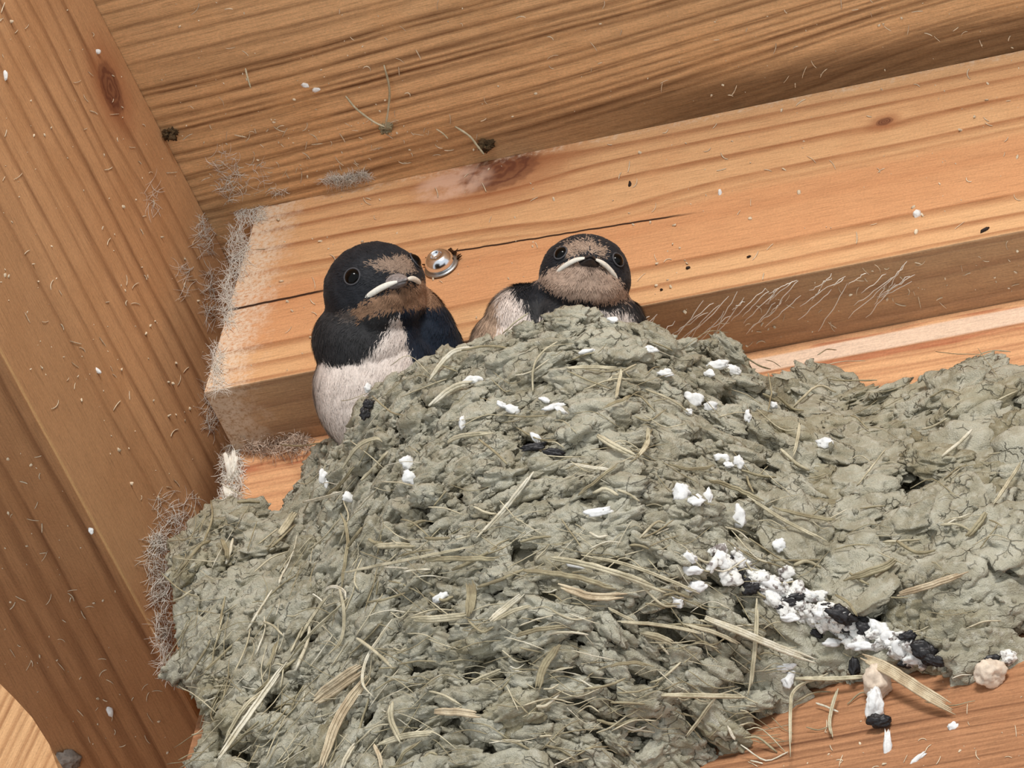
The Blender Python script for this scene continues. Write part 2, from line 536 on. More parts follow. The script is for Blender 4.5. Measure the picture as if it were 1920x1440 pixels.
M_ceil = wood('brown_roof_board', (1, 0, 0), (0.046, 1, 0), lin(240, 194, 140), lin(120, 80, 46), lin(228, 178, 122), cl, (-1500, 300),
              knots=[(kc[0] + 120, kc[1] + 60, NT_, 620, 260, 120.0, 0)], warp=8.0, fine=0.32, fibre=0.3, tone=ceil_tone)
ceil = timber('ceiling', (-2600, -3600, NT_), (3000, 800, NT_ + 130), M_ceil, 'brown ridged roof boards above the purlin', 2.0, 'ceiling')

timber('wall_back_blocker', (-1900, 640, -1750), (2650, 700, NT_ - 1), M_rafter, 'brown outer boarding added behind the wall plate to block light from the gap', 2.0, 'wall')  # added boarding that keeps light from behind out of the rafter gap

# board at the far left, beside the rafter's lower edge
def prism_B(name, pix, B0, depth, mat, label, cat):
    bm = bmesh.new()
    P = [to_xbn(on_B(px, py, B0)) for px, py in pix]
    f = [bm.verts.new(Vector(q * S)) for q in P]
    fc = bm.faces.new(f)
    r = bmesh.ops.extrude_face_region(bm, geom=[fc])
    for q in r['geom']:
        if isinstance(q, bmesh.types.BMVert): q.co.y += depth * S
    bmesh.ops.recalc_face_normals(bm, faces=bm.faces[:])
    me = bpy.data.meshes.new(name); bm.to_mesh(me); bm.free(); me.materials.append(mat)
    o = bpy.data.objects.new(name, me); COL.objects.link(o); o.rotation_euler = (-ROOF, 0, 0)
    return tag(o, label, cat, kind='structure')


M_block = wood('pale_board_end', (0.15, 0, 1), (1, 0.7, -0.15), lin(206, 160, 112), lin(160, 112, 70), lin(196, 146, 98),
               [(-1150 + i * 23 + random.uniform(-6, 6), random.uniform(.5, .9), 12, 4) for i in range(24)], (-1250, -500), warp=4.0)
prism_B('trim_1', [(-220, 1210), (-60, 1235), (0, 1282), (28, 1310), (60, 1345), (92, 1395), (112, 1450), (118, 1640), (-220, 1640)], -40, 90, M_block,
        'pale board end below the rafter in the lower left corner', 'board')


# ------------------------------------------------------------------ materials for the nest
def mud_material(name, base, dark, light, seed=0.0):
    k = NT(name); p = k.coords()
    x, y, z = k.sep(p); p = k.vec(k.add(x, seed), y, z)
    a = k.noise(p, 0.012, 4.0, 0.6); b = k.noise(p, 0.06, 4.0, 0.65); f = k.noise(p, 0.35, 3.0, 0.7)
    col = k.mix(k.step(a, 0.35, 0.65), dark, base)
    col = k.mix(k.mul(k.step(b, 0.45, 0.75), 0.7), col, light)
    col = k.mix(1.0, col, k.ramp(f, [(0.25, grey(0.86)), (0.75, grey(1.1))]), 'MULTIPLY')
    dv = k.n.new('ShaderNodeVectorMath'); dv.operation = 'ADD'
    nz = k.n.new('ShaderNodeTexNoise'); nz.inputs['Scale'].default_value = 0.03; nz.inputs['Detail'].default_value = 3.0
    k.link(p, nz.inputs['Vector'])
    sc = k.n.new('ShaderNodeVectorMath'); sc.operation = 'SCALE'; k.link(nz.outputs['Color'], sc.inputs[0]); sc.inputs['Scale'].default_value = 34.0
    k.link(p, dv.inputs[0]); k.link(sc.outputs[0], dv.inputs[1])
    e = k.vor(dv.outputs[0], 0.027, 'DISTANCE_TO_EDGE')
    keep = k.step(k.noise(p, 0.02, 2.0), 0.5, 0.6)
    crack = k.mul(k.sub(1.0, k.step(e, 0.0, 0.045)), keep)
    col = k.mix(k.mul(crack, 0.55), col, lin(92, 86, 70))
    h = k.add(k.mul(b, 4.0), k.mul(f, 3.0), k.mul(k.noise(p, 0.15, 3.0, 0.7), 3.0), k.mul(crack, -5.0))
    k.bump(h, 0.8, 1.7)
    return k.color(col, 0.92, 0.1)


M_mud = mud_material('dried_grey_mud', lin(192, 188, 169), lin(160, 153, 131), lin(210, 207, 192))
M_mud2 = mud_material('dried_olive_mud', lin(180, 174, 151), lin(146, 137, 111), lin(202, 198, 180), 900.0)


def straw_material(name, a, b):
    k = NT(name); p = k.coords()
    n = k.noise(p, 0.03, 3.0, 0.6); f = k.noise(p, 0.3, 3.0, 0.7)
    col = k.mix(k.step(n, 0.35, 0.65), a, b)
    col = k.mix(1.0, col, k.ramp(f, [(0.3, grey(0.8)), (0.7, grey(1.1))]), 'MULTIPLY')
    k.bump(f, 0.4, 1.5)
    return k.color(col, 0.6, 0.3)


M_straw = straw_material('dry_straw', lin(208, 198, 170), lin(172, 162, 134))
M_pale = straw_material('bleached_straw', lin(228, 221, 202), lin(202, 192, 166))
M_root = straw_material('muddy_root', lin(168, 158, 128), lin(142, 130, 102))
M_wood_chip = straw_material('weathered_chip', lin(212, 196, 166), lin(182, 162, 132))


def simple(name, col, rough=0.7, spec=0.3, metal=0.0, var=0.12, scale=0.1, bump=0.3, col2=None, lo=0.4, hi=0.6):
    k = NT(name); p = k.coords(); n = k.noise(p, scale, 4.0, 0.65)
    c2 = col2 if col2 else tuple(q * (1 - var * 2) for q in col[:3]) + (1,)
    k.bump(n, bump, 2.0)
    return k.color(k.mix(k.step(n, lo, hi), col, c2), rough, spec, metal)


M_white = simple('white_dropping', lin(240, 240, 238), 0.6, 0.3, 0, 0.08, 0.08, 0.5)
M_black = simple('black_dropping', lin(38, 36, 38), 0.45, 0.4, 0, 0.2, 0.08, 0.8)
M_tan = simple('tan_dropping', lin(226, 208, 188), 0.7, 0.2, 0, 0.1, 0.06, 0.6)
M_crust = simple('soiled_crust', lin(232, 231, 226), 0.8, 0.2, 0, 0.1, 0.07, 0.9, lin(128, 118, 114), 0.5, 0.64)

# ------------------------------------------------------------------ the nest
def plankY(Z): return (BP + s_ * Z) / c_


def on_nestplane(px, py, h): return on_B(px, py, BP - h * c_)


ctrl = [  # pixel and how far the nest stands out from the wall plate there
    (600, 838, 30), (650, 818, 120), (700, 738, 270), (760, 692, 350), (830, 658, 400), (900, 638, 430), (1000, 612, 450), (1100, 588, 455), (1200, 606, 420),
    (1320, 640, 330), (1395, 690, 230),
    (700, 830, 300), (800, 800, 400), (1000, 760, 460), (1200, 740, 430), (1380, 790, 260),
    (680, 950, 270), (800, 950, 390), (1000, 920, 450), (1200, 920, 420), (1350, 930, 300), (1480, 930, 180),
    (600, 930, 70), (640, 1080, 220), (800, 1100, 340), (1000, 1100, 390), (1200, 1100, 330), (1350, 1100, 230), (1500, 1100, 125),
    (600, 1250, 170), (720, 1250, 260), (900, 1270, 290), (1100, 1270, 260), (1250, 1270, 170), (1400, 1250, 90), (1500, 1240, 50),
    (560, 1400, 140), (720, 1420, 190), (900, 1430, 200), (1100, 1430, 140), (1220, 1400, 80), (1310, 1380, 45),
    (560, 1600, 90), (800, 1620, 110), (1000, 1620, 80), (1200, 1600, 10),
    (420, 960, 45), (350, 1000, 30), (400, 1050, 95), (480, 1020, 70), (540, 990, 25), (500, 950, -14), (560, 930, -6), (335, 1100, 40), (430, 1130, 140), (560, 1070, 80),
    (340, 1200, 35), (420, 1230, 125), (365, 1290, 30), (440, 1320, 105), (380, 1400, 35), (470, 1440, 110), (380, 1560, 40),
    (310, 1330, -30), (300, 1450, -40),
    (1450, 760, 110), (1440, 704, 0), (1520, 800, 75), (1600, 800, 45), (1540, 715, -18), (1620, 715, -18), (1660, 738, 25), (1710, 740, 40), (1780, 720, 40), (1850, 684, 55), (1920, 700, 40),
    (1660, 830, 75), (1800, 780, 85), (1900, 800, 80), (1600, 950, 120), (1750, 950, 105), (1900, 950, 95), (1650, 1080, 95), (1800, 1080, 85), (1920, 1060, 75),
    (1600, 1180, 60), (1720, 1180, 52), (1840, 1170, 50), (1940, 1120, 45), (1560, 1255, 12), (1660, 1240, 14), (1760, 1238, 12), (1840, 1225, 14), (1940, 1155, 12),
    (1320, 1440, -12), (1400, 1390, -8), (1480, 1330, -18), (1520, 1420, -90), (1700, 1330, -80), (1850, 1300, -70), (1950, 1230, -60), (1250, 1520, -20),
    (1560, 660, -60), (1700, 610, -70), (1900, 590, -70), (2050, 680, 20), (2050, 900, 70), (2050, 1080, 30), (2050, 1250, -60),
]
CX = np.array([on_nestplane(px, py, h)[[0, 2]] for px, py, h in ctrl]); CH = np.array([h for *_, h in ctrl], float)
_phi = lambda r: np.sqrt(r * r + 25.0 ** 2)
_A = _phi(np.linalg.norm(CX[:, None] - CX[None], axis=2))
_n = len(CX)
_M = np.zeros((_n + 3, _n + 3)); _M[:_n, :_n] = _A + np.eye(_n) * -1.5; _M[:_n, _n] = 1; _M[:_n, _n + 1:] = CX; _M[_n:, :_n] = _M[:_n, _n:].T
_w = np.linalg.solve(_M, np.concatenate([CH, [0, 0, 0]]))


def nest_h(X, Z):
    X = np.asarray(X, float); Z = np.asarray(Z, float); sh = X.shape
    q = np.stack([X.ravel(), Z.ravel()], 1); out = np.zeros(len(q))
    for i in range(0, len(q), 40000):
        w = q[i:i + 40000]
        out[i:i + 40000] = _phi(np.linalg.norm(w[:, None] - CX[None], axis=2)) @ _w[:_n] + _w[_n] + w @ _w[_n + 1:]
    return out.reshape(sh)


rim_px = [(300, 1010, 15), (345, 990, 30), (400, 965, 45), (440, 945, 40), (480, 960, 10), (520, 965, -4), (565, 935, 0), (580, 880, 20), (600, 838, 30), (650, 818, 120), (700, 738, 270), (760, 692, 350), (830, 658, 400),
          (900, 638, 430), (1000, 612, 450), (1100, 588, 455), (1200, 606, 420), (1260, 628, 380), (1320, 640, 330), (1395, 684, 230), (1425, 702, 110), (1470, 722, 20), (1540, 732, 0), (1600, 740, 0), (1660, 728, 15),
          (1758, 720, 30), (1800, 696, 40), (1850, 672, 50), (1875, 665, 50), (1920, 685, 40), (2050, 700, 30)]
RIM = np.array([on_nestplane(px, py + (14 if 640 < px < 1440 else 4), h)[[0, 2]] for px, py, h in rim_px])
RIM = RIM[np.argsort(RIM[:, 0])]


def rim_z(X): return np.interp(X, RIM[:, 0], RIM[:, 1])


def surf(X, Z): return np.stack([X, plankY(Z) - nest_h(X, Z), Z], -1)


NX, NZ, NI = 620, 400, 60
X0, X1 = XR + 3, 1420.0
ZB = -1180.0
xs = np.linspace(X0, X1, NX)
zr = rim_z(xs)
zr = np.convolve(np.pad(zr, 4, 'edge'), np.ones(9) / 9, 'valid')
tt = np.linspace(0, 1, NZ)
GX = np.repeat(xs[None], NZ, 0); GZ = ZB + (zr[None] - ZB) * tt[:, None]
P_out = surf(GX, GZ)
hr = nest_h(xs, zr)
q = np.linspace(0, 1, NI + 1)[1:]
yr = P_out[-1, :, 1]
dep = np.clip(hr * 0.95, 0, 290)
Zi = zr[None] - dep[None] * (np.sin(np.pi * np.clip(q * 0.93 + 0.02, 0, 1)) ** 0.75)[:, None] * np.clip(q / 0.16, 0, 1)[:, None]
Yi = yr[None] + (plankY(zr)[None] + 6 - yr[None]) * q[:, None]
P_in = np.stack([np.repeat(xs[None], NI, 0), Yi, Zi], -1)
G = np.concatenate([P_out, P_in], 0)
du = np.gradient(G, axis=1); dvv = np.gradient(G, axis=0)
GN = np.cross(du, dvv); GN /= np.linalg.norm(GN, axis=2)[..., None] + 1e-9
disp = 9 * fbm(G / 70.0, 3) + 6 * np.abs(fbm(G / 26.0, 3)) - 3 + 3 * fbm(G / 10.0, 2)
disp[:NZ] -= 20 * np.clip((1 - tt[:, None]) / 0.05, 0, 1)
Gd = G + GN * disp[..., None]
NR = NZ + NI
ii, jj = np.meshgrid(np.arange(NR - 1), np.arange(NX - 1), indexing='ij')
F = np.stack([ii * NX + jj, ii * NX + jj + 1, (ii + 1) * NX + jj + 1, (ii + 1) * NX + jj], -1).reshape(-1, 4)
hfull = np.concatenate([nest_h(GX, GZ), np.repeat(hr[None], NI, 0)], 0).ravel()
F = F[(hfull[F] > -2).any(1)]
ppx, ppy, _z = project(G.reshape(-1, 3))
F = F[(ppx[F] > np.where(ppy[F] < 1290, 312, 366)).all(1)]
used = np.unique(F); remap = np.full(NR * NX, -1); remap[used] = np.arange(len(used))
NEST_LOC = surf(np.array(250.0), np.array(-500.0))
nest = empty('mud_nest', (250.0, plankY(-500.0), -500.0))
tag(nest, 'grey mud and straw bird nest plastered on the pine wall plate', 'nest')
NL = np.array([250.0, plankY(-500.0), -500.0])


def nest_part(name, V, F, mat, kind=None, label=None, smooth=True):
    o = mesh_np(name, np.asarray(V) - NL, F, mat, nest, smooth)
    if kind: o['kind'] = kind
    if label: o['label'] = label
    return o


# depth picture of the mud, so that stalks and droppings can be laid on it
ZW, ZH = 480, 360
zbuf = np.full((ZH, ZW), 1e9)
def splat(V):
    px, py, z = project(V)
    i = (py / 4).astype(int); j = (px / 4).astype(int)
    ok = (i >= 0) & (i < ZH) & (j >= 0) & (j < ZW)
    np.minimum.at(zbuf, (i[ok], j[ok]), z[ok])


nest_part('mud_wall', Gd.reshape(-1, 3)[used], remap[F], M_mud2)
splat(Gd.reshape(-1, 3)[used[used < NZ * NX]])

# clods of mud, laid in courses
clods = []
def try_clods(n, size_fn, region, spacing):
    """dart throwing on the outer wall"""
    pts = np.array([c[0] for c in clods]) if clods else np.zeros((0, 3))
    keep = []
    X = rng.uniform(X0 + 8, X1 - 5, n); t = rng.uniform(0.02, 0.975, n)
    zt = rim_z(X); Z = ZB + (zt - ZB) * t
    h = nest_h(X, Z); P = np.stack([X, plankY(Z) - h, Z], -1)
    px, py, z = project(P)
    e = 6.0
    Pu = surf(X + e, Z) - surf(X - e, Z); Pv = surf(X, Z + e) - surf(X, Z - e)
    N = np.cross(Pu, Pv); N /= np.linalg.norm(N, axis=1)[:, None]
    for i in range(n):
        if h[i] < 3 or px[i] < (350 if py[i] < 1290 else 398) or px[i] > 2010 or py[i] > 1520: continue
        if not region(px[i], py[i]): continue
        sz = size_fn(px[i], py[i])
        ok = True
        for (p2, s2) in keep[-0:]:
            pass
        d = np.array([0])
        if keep_pts: 
            A = np.array(keep_pts); R = np.array(keep_r)
            dd = (A - P[i]); dd[:, 2] *= 1.7
            if (np.linalg.norm(dd, axis=1) < spacing * (R + sz[0]) * 0.5).any(): continue
        keep_pts.append(P[i]); keep_r.append(sz[0])
        clods.append((P[i], N[i], Pu[i] / np.linalg.norm(Pu[i]), sz, px[i], py[i]))


keep_pts, keep_r = [], []
def is_left(px, py): return px < 545 and py > 930
def is_right(px, py): return px > 1440
def size_main(px, py):
    a = (rng.uniform(28, 70) if py > 1000 else rng.uniform(26, 56)) * (0.75 if rng.random() < .4 else 1)
    return np.array([a, a * rng.uniform(.38, .6), a * rng.uniform(.4, .6)])
def size_left(px, py):
    a = rng.uniform(28, 58); return np.array([a, a * rng.uniform(.65, .95), a * rng.uniform(.5, .8)])
def size_right(px, py):
    a = rng.uniform(40, 100); return np.array([a, a * rng.uniform(.55, .85), a * rng.uniform(.3, .42)])
try_clods(2600, size_left, is_left, 1.0)
try_clods(3500, size_right, is_right, 0.95)
try_clods(9000, size_main, lambda px, py: not is_left(px, py) and not is_right(px, py), 0.88)
# a row of clods along the rim itself
for px, py in [(702, 745), (728, 715), (765, 692), (800, 672), (838, 655), (872, 645), (905, 632), (945, 625), (985, 612), (1020, 605), (1062, 592), (1100, 580), (1140, 588), (1175, 602), (1205, 604), (1240, 622), (1280, 628),
               (1322, 632), (1350, 660), (1392, 690), (1420, 720), (672, 800), (645, 815), (612, 822), (588, 850), (582, 900), (1862, 668), (1770, 714), (1700, 728)]:
    q0 = None
    best = min(range(NX), key=lambda j: abs(project(P_out[-1, j])[0] - px))
    P = P_out[-1, best]
    P = on_Y(px, py + (36 if 1030 < px < 1180 else 25), P[1] + 6)
    a = rng.uniform(24, 36)
    clods.append((P, np.array([0, -.75, .66]), np.array([1., 0, 0]), np.array([a, a * .6, a * .55]), px, py))


def make_clod(c, k):
    P, N, T, sz, px, py = c
    ang = rng.normal(0, 0.32)
    if px < 760 and py > 850 and px > 545: ang += rng.uniform(0.1, 0.7)
    if 1250 < px < 1500 and py > 800: ang -= rng.uniform(0.1, 0.5)
    T2 = np.cross(N, T); T2 /= np.linalg.norm(T2)
    a1 = T * math.cos(ang) + T2 * math.sin(ang); a2 = np.cross(N, a1)
    tilt = rng.normal(0.12, 0.2)
    n2 = N * math.cos(tilt) - a2 * math.sin(tilt); a2 = np.cross(n2, a1)
    return blob(P + N * sz[2] * rng.uniform(0.0, 0.8), np.stack([a1, a2, n2]), sz, k, 0.52, rng.uniform(0.7, 1.3), rng.uniform(0, 90), 0.1, 0.07)


in_view = lambda c: 0 <= c[4] <= 1920 and 0 <= c[5] <= 1440
order = sorted(range(len(clods)), key=lambda i: -(clods[i][3][0] * clods[i][3][1]) * (1 if in_view(clods[i]) else 0))
big = set(order[:100]); rest = Soup()
for i, c in enumerate(clods):
    V, Fc = make_clod(c, 5 if i in big else (4 if in_view(c) else 3))
    splat(V)
    if i in big:
        nest_part('mud_clod', V, Fc, M_mud if rng.random() < .6 else M_mud2)
    else:
        rest.add(V, Fc)
# crumbs between the clods
crumbs = Soup()
for _ in range(900):
    px, py = rng.uniform(300, 1919), rng.uniform(590, 1438)
    i, j = int(py / 4), int(px / 4)
    if zbuf[i, j] > 1e8: continue
    P, d = ray(px, py); P = P + d * ((zbuf[i, j] + 2) / D)
    a = rng.uniform(4, 13) * (1.3 if rng.random() < .15 else 1)
    ax = np.linalg.qr(rng.normal(size=(3, 3)))[0]
    V, Fc = blob(P, ax, np.array([a, a * rng.uniform(.5, .9), a * rng.uniform(.4, .8)]), 2, 0.6, 1.2, rng.uniform(0, 90))
    crumbs.add(V - NL, Fc)
o = crumbs.build('mud_crumbs', M_mud, nest); o['kind'] = 'stuff'

rest.v = [q - NL for q in rest.v]
o = rest.build('mud_clods', M_mud, nest); o['kind'] = 'stuff'

# fill holes of the depth picture
zb = zbuf.copy()
pad = np.pad(zb, 1, 'edge')
zb = np.min([pad[a:a + ZH, b:b + ZW] for a in range(3) for b in range(3)], axis=0)
for _ in range(3):
    m = zb > 1e8
    pad = np.pad(zb, 1, 'edge')
    nb = np.min([pad[a:a + ZH, b:b + ZW] for a in range(3) for b in range(3)], axis=0)
    zb[m] = nb[m]


def front(px, py, lift=0.0, r=1):
    """the point of the nest surface met by the line of sight through a pixel"""
    i = int(np.clip(py / 4, 0, ZH - 1)); j = int(np.clip(px / 4, 0, ZW - 1))
    w = zb[max(0, i - r):i + r + 1, max(0, j - r):j + r + 1]; w = w[w < 1e8]
    if len(w) == 0:
        return None
    z = np.median(w)
    P, d = ray(px, py)
    return P + d * ((z - lift) / D)


def wood_front(px, py, lift):
    return on_B(px, py, BP - lift)


def lay(pix, lift, n=24, bridge=0.6, wob=1.9):
    """a path through pixels, resting on the highest mud it crosses"""
    Q = catmull(np.array(pix, float), n)
    Q = Q + np.stack([fbm(np.stack([Q[:, 0] / 22, Q[:, 1] / 22, np.full(n, 3.3)], 1), 2), fbm(np.stack([Q[:, 0] / 22, Q[:, 1] / 22, np.full(n, 9.1)], 1), 2)], 1) * wob
    pts = []
    zs = []
    for a, b in Q:
        f = front(np.clip(a, 2, 1917), np.clip(b, 2, 1437))
        w = wood_front(a, b, 2)
        zw = -((w - CP) @ v)
        z = zw if f is None else min(-((f - CP) @ v), zw)
        zs.append(z)
    zs = np.array(zs)
    k = max(3, n // 4); pad = np.pad(zs, k, 'edge')
    mn = np.array([pad[i:i + 2 * k + 1].min() for i in range(n)])
    pad2 = np.pad(mn, k, 'edge'); mn = np.array([pad2[i:i + 2 * k + 1].mean() for i in range(n)]); zz = np.minimum(zs, zs * (1 - bridge) + mn * bridge)
    pad = np.pad(zz, 2, 'edge'); zz = np.array([pad[i:i + 5].mean() for i in range(n)]) - lift
    for (a, b), z in zip(Q, zz):
        _, d = ray(a, b); pts.append(CP + d * (z / D))
    return np.array(pts)


straws = [  # pixels of the stalks that can be made out, width, material
    ([(395, 1442), (470, 1335), (538, 1240)], 13, M_pale), ([(538, 1240), (580, 1190), (640, 1135), (655, 1120)], 6, M_straw),
    ([(415, 1400), (455, 1330), (500, 1290)], 8, M_straw), ([(766, 1160), (820, 1160), (882, 1152)], 15, M_straw), ([(878, 1156), (884, 1120), (880, 1084)], 22, M_root),
    ([(752, 1140), (705, 1205), (684, 1245), (680, 1280), (702, 1308)], 6, M_pale), ([(634, 1090), (645, 1150), (640, 1200), (615, 1230)], 7, M_straw),
    ([(586, 1318), (630, 1285), (684, 1248)], 32, M_wood_chip), ([(600, 1442), (636, 1345), (690, 1268)], 22, M_wood_chip), ([(736, 1312), (733, 1350), (757, 1400)], 12, M_straw),
    ([(706, 1397), (760, 1380), (820, 1373)], 13, M_straw), ([(800, 1333), (860, 1335), (908, 1342)], 16, M_wood_chip), ([(882, 1280), (940, 1256)], 9, M_straw),
    ([(918, 1163), (950, 1138), (982, 1112)], 13, M_pale), ([(925, 1166), (960, 1146), (1000, 1134)], 8, M_straw), ([(1050, 1208), (1020, 1250), (1005, 1300)], 16, M_root),
    ([(1000, 1042), (1090, 1056), (1180, 1082), (1250, 1110)], 12, M_straw), ([(980, 1068), (1080, 1082), (1180, 1112)], 10, M_root), ([(1040, 1095), (1110, 1118), (1175, 1116)], 16, M_wood_chip),
    ([(1090, 1040), (1180, 1060), (1260, 1090), (1330, 1120)], 7, M_straw), ([(1135, 1138), (1190, 1165)], 6, M_straw), ([(1150, 1165), (1240, 1172), (1330, 1190)], 7, M_straw),
    ([(640, 1442), (652, 1415), (668, 1392)], 10, M_pale), ([(700, 1395), (712, 1420), (716, 1444)], 9, M_wood_chip), ([(740, 1444), (755, 1415), (790, 1388)], 7, M_root),
    ([(1004, 878), (950, 950), (893, 1012)], 9, M_pale), ([(800, 718), (846, 662), (893, 652)], 10, M_pale), ([(804, 762), (850, 726), (886, 716)], 12, M_pale),
    ([(835, 832), (862, 818), (925, 810)], 9, M_straw), ([(999, 735), (1000, 690), (1015, 662), (1046, 640)], 5, M_straw), ([(1062, 690), (1110, 688), (1166, 690)], 7, M_straw),
    ([(1166, 690), (1160, 720), (1155, 748)], 7, M_straw), ([(1082, 930), (1120, 900), (1168, 862)], 6, M_root), ([(1068, 870), (1110, 876), (1146, 882)], 7, M_pale),
    ([(1110, 810), (1150, 835), (1192, 856)], 12, M_straw), ([(1215, 800), (1214, 830), (1196, 856)], 9, M_straw), ([(700, 1024), (740, 1022), (782, 1022)], 12, M_straw),
    ([(640, 1075), (720, 1058), (800, 1042), (890, 1024)], 6, M_straw), ([(780, 1052), (860, 1046), (950, 1050)], 10, M_root), ([(1282, 1142), (1390, 1185), (1470, 1218), (1540, 1243)], 15, M_pale),
    ([(1280, 1168), (1350, 1190), (1400, 1214)], 8, M_straw), ([(1200, 1186), (1240, 1196), (1272, 1212)], 14, M_straw), ([(1300, 1160), (1380, 1178), (1440, 1205)], 6, M_straw),
    ([(1420, 1122), (1418, 1180), (1412, 1250), (1404, 1304)], 9, M_straw), ([(1240, 1303), (1320, 1304), (1402, 1306)], 10, M_straw), ([(1342, 1306), (1315, 1345), (1284, 1384)], 7, M_straw),
    ([(1365, 1360), (1372, 1378), (1380, 1388)], 6, M_pale), ([(1552, 1262), (1492, 1292), (1482, 1340), (1484, 1446)], 7, M_straw), ([(1574, 1280), (1556, 1345), (1561, 1386)], 7, M_straw),
    ([(1492, 1272), (1560, 1272), (1640, 1268)], 9, M_straw), ([(1530, 1318), (1572, 1334)], 5, M_pale), ([(1608, 1228), (1660, 1252), (1730, 1296), (1795, 1334)], 26, M_wood_chip),
    ([(1582, 1088), (1630, 1072), (1660, 1062), (1688, 1044)], 16, M_root), ([(1676, 1116), (1740, 1098), (1816, 1072)], 14, M_wood_chip), ([(1810, 1008), (1832, 985), (1850, 960)], 12, M_root),
    ([(1862, 945), (1890, 905), (1918, 862)], 7, M_straw), ([(522, 1004), (540, 980), (558, 953)], 16, M_straw), ([(560, 944), (610, 932), (655, 918)], 7, M_pale),
    ([(640, 962), (652, 1005), (646, 1060), (640, 1110)], 7, M_root), ([(600, 1120), (620, 1100), (645, 1108), (650, 1130)], 7, M_pale), ([(560, 1200), (590, 1150), (620, 1110)], 6, M_straw),
    ([(520, 1200), (510, 1230), (495, 1258)], 6, M_root), ([(640, 880), (670, 838), (705, 822), (720, 830)], 8, M_straw), ([(610, 930), (640, 905), (668, 870)], 7, M_root),
    ([(415, 1010), (424, 1030), (426, 1050)], 10, M_root), ([(1330, 900), (1380, 915), (1450, 950)], 9, M_root), ([(1400, 930), (1470, 975), (1560, 1020)], 7, M_straw),
    ([(1440, 950), (1520, 968), (1570, 975)], 7, M_root), ([(1500, 790), (1494, 830), (1486, 856)], 7, M_straw), ([(1440, 700), (1446, 740), (1440, 770)], 4, M_root),
    ([(1190, 740), (1160, 752), (1120, 770)], 6, M_root), ([(1210, 730), (1260, 750), (1290, 772)], 5, M_straw), ([(1250, 870), (1300, 880), (1340, 872)], 6, M_root),
    ([(1140, 1250), (1180, 1242), (1230, 1250)], 7, M_root), ([(960, 1195), (1010, 1180), (1080, 1172)], 9, M_root), ([(1560, 1110), (1590, 1130), (1610, 1160)], 6, M_root),
]
for pix, w, mat in straws:
    w = w * 0.78
    path = lay(pix, 3 + w * 0.35, 26, 0.9, 2.2 if mat is M_root else 0.8)
    if w > 4.4:
        sp = Soup(); m_ = 2 if w < 9.5 else (3 if w < 14 else 6)
        tdir = path[-1] - path[0]; tdir /= np.linalg.norm(tdir); sd = np.cross(tdir, v); sd /= np.linalg.norm(sd)
        for q in range(m_):
            off = (q - (m_ - 1) / 2) / m_ * w
            i0, i1 = rng.integers(0, 4), len(path) - rng.integers(0, 5)
            env = np.interp(np.linspace(0, 1, len(path)), [0, .3, .8, 1], [.5, 1, 1, .75])[:, None]
            V, Fq, Fc = tube((path + sd * off * env + v * rng.uniform(-1, 1.5))[i0:i1], w / m_ * 1.55, w / m_ * .8, 5, v, (.5, .3), .1)
            n0 = sp.n; sp.add(V - NL, Fq); sp.f3.append(Fc + n0)
        o = sp.build('straw', mat, nest)
        continue
    V, Fq, Fc = tube(path, w, max(2.0, w * 0.5), 6)
    nest_part('straw', V, [Fc, Fq], mat)
soup = {id(M_straw): (Soup(), M_straw), id(M_root): (Soup(), M_root), id(M_pale): (Soup(), M_pale)}
for _ in range(700):
    while True:
        px, py = rng.uniform(330, 1900), rng.uniform(600, 1436)
        if front(px, py) is not None and ((py > 980 and px < 1480) or rng.random() < .28): break
    ln = rng.uniform(22, 95); ang = rng.normal(0, 0.4)
    if px < 720 and rng.random() < .7: ang = rng.uniform(0.5, 1.5)
    if 1250 < px < 1500: ang -= 0.35
    dx, dy = math.cos(ang) * ln / 2, -math.sin(ang) * ln / 2
    cv = rng.normal(0, 0.18) * ln
    path = lay([(px - dx, py - dy), (px + dy * cv / ln, py + dx * cv / ln + cv * .3), (px + dx, py + dy)], rng.uniform(-1, 5), 9, 0.5, 1.0)
    w = rng.choice([1.6, 2.4, 3.4, 5, 7], p=[.4, .32, .18, .08, .02])
    V, Fq, Fc = tube(path, w, w * .5, 5)
    sp = soup[id(M_root if rng.random() < .5 else (M_straw if rng.random() < .75 else M_pale))][0]
    n0 = len(V); sp.add(V - NL, Fq); sp.f3.append(Fc + sp.n - n0)
for sp, mat in soup.values():
    o = sp.build('straw_fibres', mat, nest); o['kind'] = 'stuff'

# droppings stuck on the mud
def dropping(px, py, rx, ry, mat, ang=0.0, k=3, th=0.35, lift=0.0):
    f = front(px, py, lift)
    if f is None: f = wood_front(px, py, 2)
    a1 = right * math.cos(ang) + up * math.sin(ang); a2 = -right * math.sin(ang) + up * math.cos(ang)
    return blob(f, np.stack([a1, a2, v]), np.array([rx, ry, max(4, min(rx, ry) * th)]), k, 0.5, 1.15, px * .37 + py * .11, 0.0)


